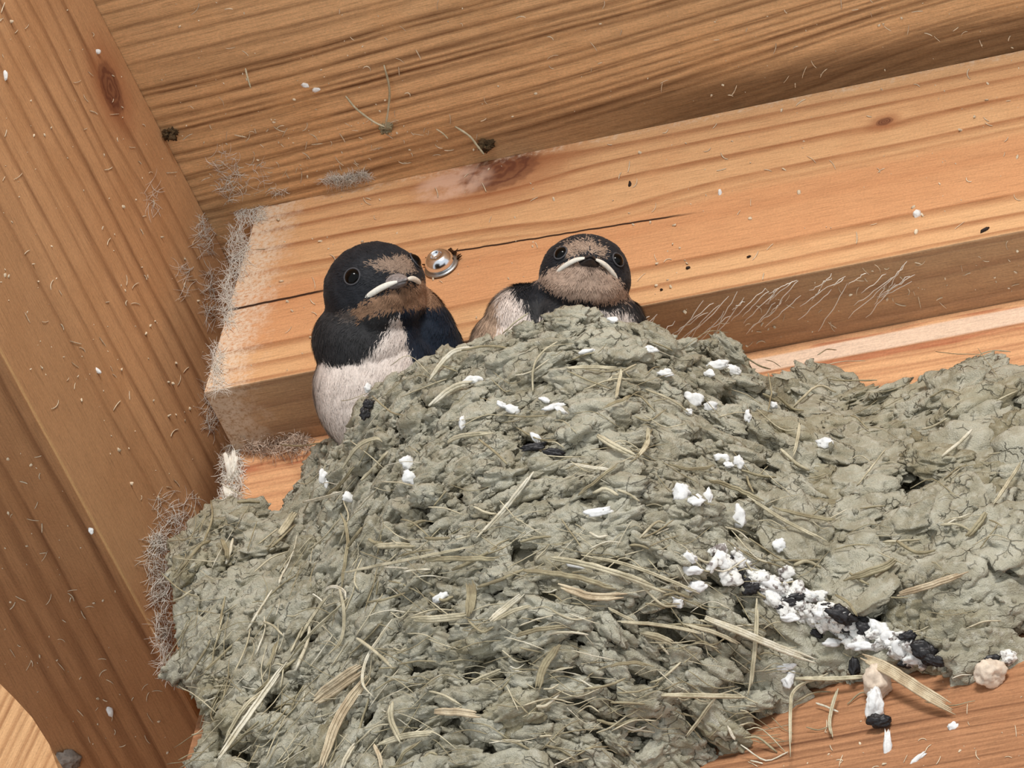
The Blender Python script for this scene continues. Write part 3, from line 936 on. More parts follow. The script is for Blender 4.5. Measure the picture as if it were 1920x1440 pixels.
for px, py, rx, ry, a in [(764, 868, 12, 15, 0), (768, 895, 12, 14, .2), (1040, 762, 24, 7, .25), (1052, 770, 14, 5, -.5), (1022, 750, 12, 5, -.4), (1006, 822, 14, 6, -.6), (652, 932, 10, 10, 0), (866, 792, 6, 12, 0),
                          (962, 768, 20, 8, -.3), (940, 760, 12, 6, -.4), (1300, 748, 18, 12, -.3), (1332, 762, 14, 10, 0), (1292, 772, 7, 6, 0), (1345, 684, 20, 9, .1), (1372, 694, 16, 10, -.2), (1352, 858, 16, 8, -.2),
                          (1384, 866, 9, 12, 0), (1366, 872, 10, 6, 0), (1278, 922, 16, 16, 0), (1305, 938, 16, 10, 0), (1328, 930, 8, 16, 0), (1386, 966, 12, 20, 0), (1122, 960, 26, 8, .15), (1546, 830, 14, 10, 0),
                          (1300, 1100, 24, 10, .1), (1292, 1045, 14, 10, -.4), (1296, 1070, 20, 9, 0), (1268, 1128, 14, 12, 0), (828, 1120, 16, 8, .5), (1088, 1060, 24, 6, -.15), (1462, 1022, 14, 12, -.6), (1478, 1272, 12, 16, 0),
                          (1474, 1252, 18, 7, .2), (606, 892, 8, 12, 0), (612, 908, 5, 9, 0), (1402, 780, 7, 12, 0), (1250, 700, 14, 8, 0), (1100, 660, 16, 6, .2), (1220, 655, 14, 7, 0), (1330, 700, 10, 7, 0), (884, 712, 16, 8, 0),
                          (690, 728, 7, 9, 0), (1150, 600, 10, 6, 0), (1450, 760, 8, 7, 0), (1386, 1050, 12, 12, 0)]:
    V, Fc = dropping(px, py, rx, ry, M_white, a)
    nest_part('dropping', V, Fc, M_white)
crust = Soup()
line = np.array([(1345, 1045), (1390, 1075), (1440, 1100), (1490, 1125), (1545, 1155), (1600, 1180), (1655, 1200), (1720, 1232)], float)
for _ in range(150):
    u_ = rng.uniform(0, len(line) - 1.001); i = int(u_); p = line[i] + (line[i + 1] - line[i]) * (u_ - i) + rng.normal(0, 1, 2) * np.array([10, 15])
    V, Fc = dropping(p[0], p[1], rng.uniform(7, 22), rng.uniform(6, 15), M_crust, rng.uniform(-.8, .3), 3, 0.5, rng.uniform(-2, 5))
    crust.add(V - NL, Fc)
for px, py, rx, ry in [(1382, 1085, 12, 16), (1404, 1102, 14, 11), (1472, 1132, 16, 8), (1490, 1120, 18, 6), (1576, 1152, 20, 12), (1600, 1165, 24, 17), (1625, 1178, 16, 11), (1532, 1188, 10, 6),
                       (1702, 1195, 14, 8), (1740, 1226, 20, 15), (1752, 1238, 14, 8), (1700, 1243, 12, 7), (1366, 1050, 8, 8), (1602, 1252, 8, 16), (690, 758, 9, 8), (684, 776, 8, 10),
                       (1000, 838, 18, 6), (1040, 850, 16, 6), (1550, 1140, 12, 8)]:
    V, Fc = dropping(px, py, rx * 1.25, ry * 1.2, M_black, rng.uniform(-.5, .2), 4, 0.45, 6)
    nest_part('dark_dropping', V, Fc, M_black)
o = crust.build('dropping_crust', M_crust, nest); o['label'] = 'white crust of droppings trailing down the nest'
for px, py, rx, ry, a in [(1352, 1052, 16, 18, 0), (1440, 1092, 30, 10, -.4), (1450, 1115, 22, 10, -.9), (1505, 1110, 24, 8, -.3), (1545, 1150, 18, 14, 0), (1650, 1180, 22, 14, -.5), (1672, 1198, 18, 14, 0), (1690, 1215, 16, 16, 0), (1620, 1212, 30, 9, 0),
                          (1712, 1236, 18, 10, 0), (1480, 1158, 18, 8, 0), (1560, 1205, 16, 8, 0)]:
    V, Fc = dropping(px, py, rx, ry, M_white, a, 3, .5, 5)
    nest_part('dropping', V, Fc, M_white)

# ------------------------------------------------------------------ the chicks
def plumage_material(name):
    k = NT(name); at = k.n.new('ShaderNodeVertexColor'); at.layer_name = 'plumage'
    p = k.coords(); n = k.noise(p, 0.25, 3.0, 0.6)
    k.bump(n, 0.3, 2.0)
    col = k.mix(1.0, at.outputs[0], k.ramp(n, [(0.3, grey(0.85)), (0.7, grey(1.12))]), 'MULTIPLY')
    k.bsdf.inputs['Sheen Weight'].default_value = 0.08
    return k.color(col, 0.62, 0.25)


M_plume = plumage_material('chick_plumage')
M_eye = simple('glossy_black_eye', (0.002, 0.002, 0.002, 1), 0.1, 0.16, 0, 0.0, 0.1, 0.0)
M_ring = simple('grey_eye_ring', lin(74, 74, 78), 0.6, 0.3)
M_beak = simple('grey_beak', lin(150, 142, 140), 0.45, 0.4, 0, 0.2, 0.12, 0.3)
M_beak_dark = simple('dark_beak', lin(58, 54, 54), 0.45, 0.4, 0, 0.2, 0.12, 0.3)
M_gape = simple('pale_gape', lin(240, 236, 224), 0.5, 0.4, 0, 0.06, 0.1, 0.2)


def in_poly(px, py, poly):
    poly = np.array(poly, float); inside = np.zeros(len(px), bool)
    j = len(poly) - 1
    for i in range(len(poly)):
        xi, yi = poly[i]; xj, yj = poly[j]
        cr = ((yi > py) != (yj > py)) & (px < (xj - xi) * (py - yi) / (yj - yi + 1e-9) + xi)
        inside ^= cr; j = i
    return inside


def orient(f, s0):
    f = np.array(f, float); f /= np.linalg.norm(f)
    s1 = np.array(s0, float); s1 -= f * (s1 @ f); s1 /= np.linalg.norm(s1)
    u1 = np.cross(f, s1)
    toW = lambda q: right * q[0] + up * q[1] + v * q[2]
    return toW(s1), toW(u1), toW(f)


def make_chick(name, hp, Y, f, s0, hr, ells, paint, label, n_str, beak_mat, eye_r, jit=7.0, eye_dirs=(0.64, 0.30, 0.56), beak_scale=1.0, beak_u=0.0):
    H = on_Y(hp[0], hp[1], Y)
    s1, u1, f1 = orient(f, s0)
    soup_ = Soup()
    V, Fc = ico(4)
    def add_ell(c, axes, r):
        soup_.add(c + (V * np.asarray(r)) @ np.asarray(axes), Fc)
    hax = np.stack([s1, u1, f1])
    add_ell(H, hax, (hr, hr * 0.95, hr * 1.0))
    add_ell(H + f1 * hr * 0.42 - u1 * hr * 0.16, hax, (hr * 0.70, hr * 0.52, hr * 0.62))
    add_ell(H + f1 * hr * 0.2 - u1 * hr * 0.42, hax, (hr * 0.80, hr * 0.5, hr * 0.7))
    for (px, py, t, rx, ry, rz, ang) in ells:
        c = H + right * (px - hp[0]) - up * (py - hp[1]) + v * t
        a = math.radians(ang)
        ax = np.stack([right * math.cos(a) + up * math.sin(a), -right * math.sin(a) + up * math.cos(a), v])
        add_ell(c, ax, (rx, ry, rz))
    root_loc = H - up * 150
    me0 = bpy.data.meshes.new('tmp'); 
    tmp = soup_.build('tmp_body', None)
    md = tmp.modifiers.new('r', 'REMESH'); md.mode = 'VOXEL'; md.voxel_size = 4.2 * S
    sm = tmp.modifiers.new('s', 'SMOOTH'); sm.factor = 0.5; sm.iterations = 14
    dg = bpy.context.evaluated_depsgraph_get(); dg.update()
    ev = tmp.evaluated_get(dg); me = ev.to_mesh()
    nv = len(me.vertices); BV = np.zeros(nv * 3); me.vertices.foreach_get('co', BV); BV = BV.reshape(-1, 3) / S
    BN = np.zeros(nv * 3); me.vertices.foreach_get('normal', BN); BN = BN.reshape(-1, 3)
    me.calc_loop_triangles()
    T = np.zeros(len(me.loop_triangles) * 3, int); me.loop_triangles.foreach_get('vertices', T); T = T.reshape(-1, 3)
    ev.to_mesh_clear()
    bpy.data.objects.remove(tmp)
    body_disp = fbm(BV / 24.0, 3) * 2.2
    BV = BV + BN * body_disp[:, None]

    def colours(P, N):
        px, py, _ = project(P)
        j1 = fbm(P / 9.0, 2); j2 = fbm(P / 9.0 + 40, 2)
        jr = rng.normal(0, 1, (2, len(P)))
        px = px + jit * (j1 + 0.5 * jr[0]); py = py + jit * (j2 + 0.5 * jr[1])
        hd = P - H
        return paint(px, py, N @ v, hd @ s1 / hr, hd @ u1 / hr, hd @ f1 / hr, P)

    bird = mesh_np(name, BV, T, M_plume, None, True, root_loc, colours(BV, BN))
    tag(bird, label, 'bird', 'swallow chicks in the nest')
    # plumage: fine barbs that lie along the body
    a, b, c = BV[T[:, 0]], BV[T[:, 1]], BV[T[:, 2]]
    ar = np.linalg.norm(np.cross(b - a, c - a), axis=1)
    ti = rng.choice(len(T), n_str, p=ar / ar.sum())
    w1, w2 = rng.random(n_str), rng.random(n_str); fl = w1 + w2 > 1; w1[fl] = 1 - w1[fl]; w2[fl] = 1 - w2[fl]
    P = a[ti] + (b[ti] - a[ti]) * w1[:, None] + (c[ti] - a[ti]) * w2[:, None]
    N = BN[T[ti, 0]]
    hd = P - H; dist = np.linalg.norm(hd, axis=1)
    onhead = np.clip((hr * 1.25 - dist) / (hr * 0.25), 0, 1)
    flow = -f1[None] * (0.8 * onhead[:, None] + 0.15) + np.array([0, 0, -1.0])[None] * (1.1 - 0.95 * onhead)[:, None]
    flow = flow + rng.normal(0, 0.16, flow.shape)
    flow -= N * (flow * N).sum(1)[:, None]; flow /= np.linalg.norm(flow, axis=1)[:, None] + 1e-9
    side = np.cross(N, flow)
    L = (8 + 13 * (1 - onhead)) * rng.uniform(0.6, 1.3, n_str)
    W = rng.uniform(0.4, 0.95, n_str)
    d1 = flow * 0.98 + N * 0.13
    M1 = P + d1 * (L * .55)[:, None]; T1 = P + (flow * 0.99 + N * 0.09) * L[:, None]
    sv = side * W[:, None]
    SV = np.stack([P - sv, P + sv, M1 - sv * .8, M1 + sv * .8, T1], 1).reshape(-1, 3)
    k5 = np.arange(n_str)[:, None] * 5
    F4 = k5 + np.array([[0, 1, 3, 2]]); F3 = k5 + np.array([[2, 3, 4]])
    cs = colours(P, N) * rng.uniform(0.88, 1.12, (n_str, 1))
    pl_ = mesh_np('plumage', SV - root_loc, [F3, F4], M_plume, bird, True, None, np.repeat(cs, 5, 0))
    pl_['kind'] = 'stuff'
    # eyes
    for sg in (-1, 1):
        d = s1 * sg * eye_dirs[0] + u1 * eye_dirs[1] + f1 * eye_dirs[2]; d /= np.linalg.norm(d)
        # meet the surface
        tproj = (BV - H) @ d; perp = np.linalg.norm((BV - H) - tproj[:, None] * d, axis=1)
        top = tproj[perp < 10].max()
        ec = H + d * (top - eye_r * 0.5)
        VV, FF = ico(4)
        eye = mesh_np('eye', ec + VV * eye_r - root_loc, FF, M_eye, bird)
        t1 = np.cross(d, u1); t1 /= np.linalg.norm(t1); t2 = np.cross(d, t1)
        an = np.linspace(0, 2 * math.pi, 33)[:-1]
        ring = ec + d * eye_r * 0.5 + (t1[None] * np.cos(an)[:, None] + t2[None] * np.sin(an)[:, None]) * eye_r * 0.9
        nn = len(ring); rs = 8; ph = np.arange(rs) / rs * 2 * math.pi
        rad = (ring - (ec + d * eye_r * .5)); rad /= np.linalg.norm(rad, axis=1)[:, None]
        RV = (ring[:, None] + rad[:, None] * np.cos(ph)[None, :, None] * 1.7 + d[None, None] * np.sin(ph)[None, :, None] * 1.7).reshape(-1, 3)
        ia = np.arange(nn)[:, None]; ja = np.arange(rs)[None]
        RF = np.stack([ia * rs + ja, ia * rs + (ja + 1) % rs, ((ia + 1) % nn) * rs + (ja + 1) % rs, ((ia + 1) % nn) * rs + ja], -1).reshape(-1, 4)
        mesh_np('eye_ring', RV - root_loc, RF, M_ring, eye)
    # beak: short, broad, with the pale swollen gape of a chick
    bs = hr / 98.0 * beak_scale
    def hp_(a, b_, c_2): return H + (s1 * a + u1 * (b_ + beak_u) + f1 * (c_2 + 8)) * bs
    def mandible(nm, top_, len_, base_w, drop, hgt, mat):
        rows, cols = 14, 15
        VV = []
        for i in range(rows):
            t = i / (rows - 1)
            w = base_w * (1 - t) ** 0.8 + 2.0; hh = hgt * (1 - t ** 1.4) + 2.0
            for j in range(cols):
                a = -1 + 2 * j / (cols - 1)
                z = math.sqrt(max(0, 1 - a * a))
                VV.append(hp_(a * w, drop + top_ * z * hh - 3 * t * t, 62 + len_ * t - 24 * a * a * (1 - t)))
        for i in range(rows):
            t = i / (rows - 1); w = base_w * (1 - t) ** 0.8 + 2.0
            for j in range(cols):
                a = -1 + 2 * j / (cols - 1)
                VV.append(hp_(a * w * .98, drop - top_ * 2.0 - 3 * t * t, 62 + len_ * t - 24 * a * a * (1 - t)))
        n1 = rows * cols; FF = []
        for i in range(rows - 1):
            for j in range(cols - 1):
                q = i * cols + j; FF.append((q, q + 1, q + cols + 1, q + cols)); FF.append((n1 + q, n1 + q + cols, n1 + q + cols + 1, n1 + q + 1))
        for j in range(cols - 1):
            q = (rows - 1) * cols + j; FF.append((q, q + 1, n1 + q + 1, n1 + q)); FF.append((j, n1 + j, n1 + j + 1, j + 1))
        for i in range(rows - 1):
            q = i * cols; FF.append((q, q + cols, n1 + q + cols, n1 + q)); q += cols - 1; FF.append((q, n1 + q, n1 + q + cols, q + cols))
        return mesh_np(nm, np.array(VV) - root_loc, np.array(FF), mat, bird)
    mandible('upper_beak', 1, 66, 42, -10, 20, beak_mat)
    mandible('lower_beak', -1, 60, 41, -14, 10, beak_mat)
    for sg in (-1, 1):
        pth = catmull([hp_(sg * 70, -30, 44), hp_(sg * 58, -22, 66), hp_(sg * 40, -15, 88), hp_(sg * 24, -12, 103), hp_(sg * 9, -12, 113)], 24)
        VV, FQ, FC = tube(pth, 12 * bs, 7 * bs, 10, f1, rag=0.0, lens=True)
        mesh_np('gape_flange', VV - root_loc, [FC, FQ], M_gape, bird)
    return bird, H, (s1, u1, f1)


BLK = np.array([0.012, 0.014, 0.019]); BLUE = np.array([0.010, 0.018, 0.034]); BAND = np.array([0.026, 0.026, 0.028])
BELLY = np.array([0.76, 0.67, 0.61]); BUFF = np.array([0.30, 0.175, 0.105]); FORE = np.array([0.30, 0.215, 0.16]); PINK = np.array([0.46, 0.33, 0.25])


def paint_left(px, py, facing, ps, pu, pf, P):
    n = len(px); C = np.repeat(BLK[None], n, 0)
    fr = facing > -0.35
    below = py > 585
    C[below] = BAND
    wing = in_poly(px, py, [(748, 575), (900, 560), (960, 700), (960, 1000), (850, 1000), (800, 760), (776, 690), (765, 650)])
    C[wing] = BLUE
    bl = in_poly(px, py, [(500, 676), (588, 668), (620, 680), (648, 680), (690, 655), (720, 628), (746, 586), (756, 610), (768, 650), (780, 690), (820, 760), (860, 1100), (500, 1100)]) & fr
    C[bl] = BELLY
    edge = bl & (px < 606); C[edge] = BELLY * 0.9
    th = in_poly(px, py, [(655, 582), (690, 562), (740, 540), (790, 528), (822, 545), (826, 566), (800, 576), (745, 580), (705, 588), (672, 600)]) & fr
    C[th] = BUFF
    ch = in_poly(px, py, [(630, 590), (660, 575), (672, 600), (650, 606)]) & fr
    C[ch] = np.array([0.12, 0.10, 0.09])
    fo = in_poly(px, py, [(684, 494), (706, 490), (745, 482), (772, 482), (776, 510), (756, 516), (730, 512), (706, 502)]) & fr
    C[fo] = FORE
    return C


def paint_right(px, py, facing, ps, pu, pf, P):
    n = len(px); C = np.repeat(BLK[None], n, 0)
    fr = facing > -0.35
    C[py > 560] = BAND
    fl = in_poly(px, py, [(948, 540), (960, 533), (966, 554), (980, 562), (993, 581), (995, 604), (985, 640), (985, 900), (820, 900), (880, 640), (890, 606), (922, 560)]) & fr
    C[fl] = BELLY
    C[fl & (px < 935)] = np.array([0.50, 0.36, 0.26])
    b2 = in_poly(px, py, [(1010, 594), (1027, 585), (1060, 588), (1086, 588), (1160, 583), (1174, 581), (1190, 598), (1190, 900), (1000, 900), (1006, 606)]) & fr
    C[b2] = BELLY * 0.85
    th = in_poly(px, py, [(1020, 512), (1060, 494), (1087, 490), (1120, 494), (1152, 515), (1172, 540), (1186, 558), (1152, 567), (1100, 565), (1060, 557), (1031, 545), (990, 516)]) & fr
    C[th] = PINK
    fo = in_poly(px, py, [(1052, 462), (1068, 453), (1100, 449), (1131, 461), (1138, 472), (1130, 482), (1116, 473), (1089, 474), (1066, 484)]) & fr
    C[fo] = FORE * (0.75 + 0.8 * rng.random((fo.sum(), 1)))
    return C


make_chick('swallow_chick', (703, 546), -105, (0.44, 0.18, 0.88), (0.80, 0.2, -0.56), 98,
           [(690, 640, -6, 104, 92, 80, 0), (712, 730, -10, 124, 136, 84, 8), (790, 620, -52, 62, 118, 56, 32), (745, 640, -45, 108, 125, 62, 20), (640, 630, -10, 52, 50, 60, 0), (728, 800, -10, 105, 85, 72, 0)],
           paint_left, 'dark capped chick sitting upright beside the bolt, head turned aside', 85000, M_beak, 18.0, beak_u=9.0)
make_chick('swallow_chick', (1097, 522), -120, (0.09, 0.42, 0.90), (0.985, -0.1, 0.0), 86,
           [(1092, 590, -20, 100, 66, 84, 0), (1040, 660, -40, 160, 120, 100, 0), (985, 605, -40, 76, 72, 80, 28), (1165, 620, -40, 48, 62, 80, 0), (1040, 560, -40, 78, 46, 70, 24)],
           paint_right, 'chick sunk low behind the nest rim, facing out with pale throat', 65000, M_beak_dark, 15.0, eye_dirs=(0.52, 0.13, 0.64), beak_scale=1.0)

# ------------------------------------------------------------------ bolt in the purlin
def metal(name, col, rough):
    k = NT(name); n = k.noise(k.coords(), 0.12, 3.0)
    k.bump(n, 0.15, 1.0)
    return k.color(col, rough, 0.5, 1.0)


M_zinc = metal('bright_zinc', lin(240, 244, 250), 0.2)
M_zinc2 = metal('dull_zinc', lin(176, 178, 178), 0.42)
M_hole = simple('splintered_hole', lin(70, 46, 28), 0.9, 0.1, 0, 0.3, 0.1, 1.0)


def lathe(center, ax, prof, seg=40):
    """prof: (radius, distance along the axis)"""
    ax = np.asarray(ax) / np.linalg.norm(ax)
    t1 = np.cross(ax, [0.3, 0.2, 1.0]); t1 /= np.linalg.norm(t1); t2 = np.cross(ax, t1)
    an = np.arange(seg) / seg * 2 * math.pi
    V = np.concatenate([center + ax * h + r * (t1[None] * np.cos(an)[:, None] + t2[None] * np.sin(an)[:, None]) for r, h in prof])
    n = len(prof); i = np.arange(n - 1)[:, None] * seg; j = np.arange(seg)[None]; j2 = (j + 1) % seg
    F = np.stack([i + j, i + j2, i + seg + j2, i + seg + j], -1).reshape(-1, 4)
    return V, F


fr = -np.array([0, c_, -s_])           # out of the purlin's face
bc = on_B(829, 501, 0)
bolt = empty('bolt', bc); tag(bolt, 'shiny round headed zinc bolt in the purlin beside the upright chick', 'bolt')
V, F4_ = lathe(bc, fr, [(0.5, 2.0), (33, 2.0), (35, 3.2), (34.5, 5.2), (31, 6.4), (24, 6.8), (0.5, 6.8)])
mesh_np('washer', V - bc, F4_, M_zinc2, bolt)
V, F4_ = lathe(bc, fr, [(27, 6.0), (29, 11), (28.5, 18), (25.5, 25), (19.5, 31), (13.0, 33.5), (11.5, 30.0), (9.0, 26.0), (0.5, 25.5)])
mesh_np('bolt_head', V - bc, F4_, M_zinc, bolt)
# torn fibres round the bolt hole
hole = Soup()
for k in range(26):
    a = rng.uniform(0.2, 2.9); r0 = rng.uniform(30, 36); r1 = r0 + rng.uniform(4, 15)
    e1 = np.array([1., 0, 0]); e2 = np.array([0, s_, c_])
    p0 = bc + (e1 * math.cos(a) + e2 * math.sin(a)) * r0 + fr * 1.0; p1 = bc + (e1 * math.cos(a + rng.normal(0, .12)) + e2 * math.sin(a)) * r1 + fr * rng.uniform(3, 12)
    V, Fq, Fc = tube(np.array([p0, (p0 + p1) / 2 + fr * 2, p1]), rng.uniform(3, 8), 2.5, 5, fr)
    n0 = hole.n; hole.add(V - bc, Fq); hole.f3.append(Fc + n0)
o = hole.build('splinters', M_hole, None, None); o.location = Vector(bc * S)
tag(o, 'dark torn wood splinters standing round the rim of the bolt hole', 'splinters', kind='stuff')

# ------------------------------------------------------------------ droppings hanging on the wall plate
def sac(name, label, pieces):
    b0 = on_B(pieces[0][1], pieces[0][2], BP)
    e = empty(name, b0); tag(e, label, 'dropping')
    for (nm, px, py, rx, ry, d, mat) in pieces:
        c = on_B(px, py, BP - d)
        V, Fc = blob(c, np.stack([right, up, v]), np.array([rx, ry, min(rx, ry) * .9]), 4, 0.28, 1.3, px * .13)
        mesh_np(nm, V - b0, Fc, mat, e)


sac('dropping', 'tan and white dropping with a dark tip hanging below the dangling stalk', [('dropping_body', 1646, 1280, 26, 32, 22, M_tan), ('dropping_neck', 1640, 1322, 17, 30, 18, M_white), ('dropping_tip', 1650, 1352, 22, 13, 16, M_black)])
sac('dropping', 'round pale dropping stuck to the plate edge at the far right', [('dropping_body', 1856, 1262, 28, 26, 20, M_tan), ('dropping_cap', 1858, 1236, 22, 10, 20, M_black), ('dropping_lump', 1890, 1232, 16, 14, 16, M_crust)])
for px, py, rx, ry, lab in [(1664, 1408, 8, 34, 'long white dropping streak running down the wall plate'), (1788, 1364, 10, 9, 'small white dropping spot under the dangling stalk end'),
                            (1720, 1424, 20, 5, 'thin slanting white smear at the bottom of the wall plate')]:
    c = on_B(px, py, BP)
    ang = 0.7 if rx == 20 else 0.0
    a1 = right * math.cos(ang) + up * math.sin(ang); a2 = -right * math.sin(ang) + up * math.cos(ang)
    V, Fc = blob(c, np.stack([a1, a2, v]), np.array([rx, ry, 3.5]), 3, 0.5, 1.5, px)
    o = mesh_np('dropping', V, Fc, M_white, None, True, c); tag(o, lab, 'dropping')

# ------------------------------------------------------------------ cobwebs, dust and litter on the timbers
def web_material(name, col, alpha):
    k = NT(name); k.bsdf.inputs['Alpha'].default_value = alpha
    k.bsdf.inputs['Subsurface Weight'].default_value = 0.6; k.bsdf.inputs['Subsurface Radius'].default_value = (0.002, 0.002, 0.002)
    return k.color(col, 0.9, 0.1)


M_web = web_material('dusty_cobweb', lin(244, 238, 226), 0.9)
M_web2 = web_material('brown_fluff', lin(214, 190, 170), 0.9)
M_dust = simple('dust_fleck', lin(226, 208, 180), 0.8, 0.2)
M_dirt = simple('dirt_clump', lin(96, 78, 56), 0.95, 0.1, 0, 0.25, 0.1, 1.0)
M_mite = simple('dark_speck', lin(44, 28, 20), 0.6, 0.3)


def fluff(name, label, cat, pieces, mat, plane):
    """pieces: (px, py, rx, ry, depth, threads, thread width); plane(px, py, lift) gives the surface"""
    sp = Soup(); c0 = plane(pieces[0][0], pieces[0][1], 0)
    for (px, py, rx, ry, dep_, nth, w) in pieces:
        for _ in range(nth):
            a = rng.uniform(0, 2 * math.pi); r = math.sqrt(rng.random())
            x, y = px + rx * r * math.cos(a), py + ry * r * math.sin(a)
            ln = rng.uniform(0.35, 1.2) * min(max(rx, ry), 46); th = rng.uniform(0, 2 * math.pi); cur = rng.normal(0, 0.7)
            lift = rng.random() ** 2 * dep_
            pts = []
            for t in np.linspace(-.5, .5, 7):
                q = th + cur * t
                pts.append(plane(x + math.cos(q) * t * ln, y + math.sin(q) * t * ln, 0.8 + lift * (1 - 2 * abs(t)) + rng.random() * 1.5))
            V, Fq, Fc = tube(np.array(pts), w * rng.uniform(.45, .95), w * .6, 3, None, (.6, .4), 0.0)
            sp.add(V - c0, Fq)
        if dep_ >= 20:
            V, Fc = blob(plane(px, py, dep_ * .1), np.stack([right, up, v]), np.array([rx * .8, ry * .75, dep_ * .45]), 4, 0.6, 1.6, px * .1, 0, .1)
            sp.add(V - c0, Fc)
    o = sp.build(name, mat, None, None); o.location = Vector(c0 * S)
    return tag(o, label, cat, kind='stuff')


onP = lambda px, py, l: on_B(px, py, -l)
onU = lambda px, py, l: on_N(px, py, NB - l)
onW = lambda px, py, l: on_B(px, py, BP - l)
onC = lambda px, py, l: on_N(px, py, NT_ - l)
onR = lambda px, py, l: on_X(px, py, XR + l)
onA = lambda px, py, l: on_N(px, py, NA - l)
fluff('cobweb', 'dusty white web crusted along the sawn left end of the purlin', 'cobweb', [(470, 400, 30, 20, 8, 170, 1.2), (446, 470, 18, 50, 6, 170, 1.1), (426, 560, 10, 60, 6, 160, 1.1), (408, 690, 10, 50, 6, 110, 1.1)], M_web, onP)
fluff('cobweb', 'pale wispy web on the roof boards above the purlin end', 'cobweb', [(432, 345, 24, 34, 14, 60, 1.5), (420, 300, 30, 20, 10, 24, 1.3), (520, 360, 20, 8, 8, 24, 1.3), (470, 330, 40, 24, 6, 20, 1.2)], M_web, onC)
fluff('cobweb', 'small grey tuft of web at the top edge of the purlin', 'cobweb', [(632, 340, 30, 10, 14, 170, 1.1), (672, 332, 24, 10, 14, 140, 1.1)], M_web, onC)
fluff('cocoon', 'fuzzy brownish cocoon tucked beneath the purlin beside the left clump', 'cocoon', [(510, 822, 66, 30, 36, 520, 1.8), (470, 815, 34, 34, 26, 160, 1.6), (560, 830, 24, 24, 20, 90, 1.6)], M_web2, onW)
fluff('cobweb', 'grey web hanging in the gap between rafter and wall plate', 'cobweb', [(434, 890, 18, 60, 26, 260, 1.8), (430, 940, 20, 30, 20, 90, 1.6)], M_web, onW)
fluff('cobweb', 'grey dusty web on the rafter along the edge of the left clump', 'cobweb', [(322, 1000, 30, 40, 12, 90, 1.4), (296, 1060, 22, 70, 14, 150, 1.5), (306, 1160, 16, 80, 12, 130, 1.5), (312, 1230, 14, 50, 10, 80, 1.4), (330, 950, 50, 30, 6, 40, 1.2)], M_web, onR)
fluff('cobweb', 'thin web patches on the rafter side near the purlin end', 'cobweb', [(385, 440, 18, 40, 8, 60, 1.1), (345, 520, 12, 40, 4, 22, 1.0), (285, 370, 14, 40, 4, 20, 1.0), (395, 560, 10, 60, 8, 60, 1.1), (398, 760, 14, 50, 10, 80, 1.1)], M_web, onR)
# threads across the shaded underside of the purlin
sp = Soup(); c0 = onU(1320, 600, 0)
for k in range(46):
    x = rng.uniform(1215, 1720); t0 = rng.uniform(0, .6); ln = rng.uniform(25, 120)
    ytop = 745 - .2066 * (x - 395) + 4 + t0 * 90
    ang = rng.normal(0.75, 0.16)
    pts = []
    for t in np.linspace(0, 1, 9):
        px, py = x - math.cos(ang) * ln * t + rng.normal(0, 1.2), ytop + math.sin(ang) * ln * t + rng.normal(0, 1.2)
        pts.append(onU(px, py, 2 + 5 * math.sin(t * math.pi)))
    pts = [q for q in pts if 0 <= to_xbn(q)[1] <= BP]
    if len(pts) < 3: continue
    V, Fq, Fc = tube(np.array(pts), 1.7, 1.4, 4, None, (.7, .5), 0.0)
    sp.add(V - c0, Fq)
o = sp.build('cobweb_threads', M_web, None, None); o.location = Vector(c0 * S)
tag(o, 'fine web threads strung across the shaded underside of the purlin', 'cobweb', kind='stuff')

# flecks of dust and down on each timber
def flecks(label, plane, poly, n, nth, smin, smax, direction=0.3):
    sp = Soup(); poly = np.array(poly, float); lo, hi = poly.min(0), poly.max(0); c0 = plane(*poly.mean(0), 0)
    k = 0
    while k < n + nth:
        p = rng.uniform(lo, hi)
        if not in_poly(p[:1], p[1:2], poly)[0]: continue
        k += 1
        if k <= n:
            r = smin + (smax - smin) * rng.random() ** 3
            ax = np.linalg.qr(rng.normal(size=(3, 3)))[0]
            V, Fc = blob(plane(p[0], p[1], r * .25), ax, np.array([r, r * rng.uniform(.35, .8), r * rng.uniform(.3, .5)]), 2, 0.5, 1.3, rng.uniform(0, 90))
            sp.add(V - c0, Fc)
        else:
            ln = rng.uniform(7, 24); th = rng.uniform(0, 6.28); cur = rng.normal(0, 0.5)
            pts = [plane(p[0] + math.cos(th + cur * t) * ln * t, p[1] + math.sin(th + cur * t) * ln * t, 1 + rng.random()) for t in np.linspace(-.5, .5, 6)]
            V, Fq, Fc = tube(np.array(pts), rng.uniform(1.2, 2.6), 1.4, 4, None, (.6, .4), 0.0)
            sp.add(V - c0, Fq)
    o = sp.build('dust_flecks', M_dust, None, None); o.location = Vector(c0 * S)
    tag(o, label, 'dust', kind='stuff')


flecks('pale dust flecks scattered over the roof boards', onC, [(190, 0), (1918, 0), (1918, 90), (1300, 200), (480, 375), (420, 390), (330, 240)], 130, 70, 1.4, 4.6)
flecks('pale dust flecks on the roof boards close above the purlin end', onC, [(330, 250), (700, 200), (900, 280), (480, 378), (420, 395)], 40, 70, 1.4, 4)
flecks('pale dust flecks on the bright face of the purlin', onP, [(480, 400), (1918, 105), (1918, 420), (1190, 570), (900, 600), (600, 690), (420, 720)], 150, 60, 1.5, 6.5)
flecks('pale dust flecks on the shaded underside of the purlin', onU, [(1230, 590), (1918, 445), (1918, 545), (1400, 650)], 40, 40, 1.6, 6)
flecks('pale dust flecks on the side of the rafter', onR, [(0, 0), (150, 0), (390, 430), (395, 700), (400, 920), (300, 980), (130, 820), (0, 600)], 120, 60, 1.4, 6)
flecks('pale dust flecks on the underside of the rafter', onA, [(10, 720), (120, 900), (290, 1250), (320, 1430), (110, 1390), (0, 1240)], 50, 40, 1.5, 6)
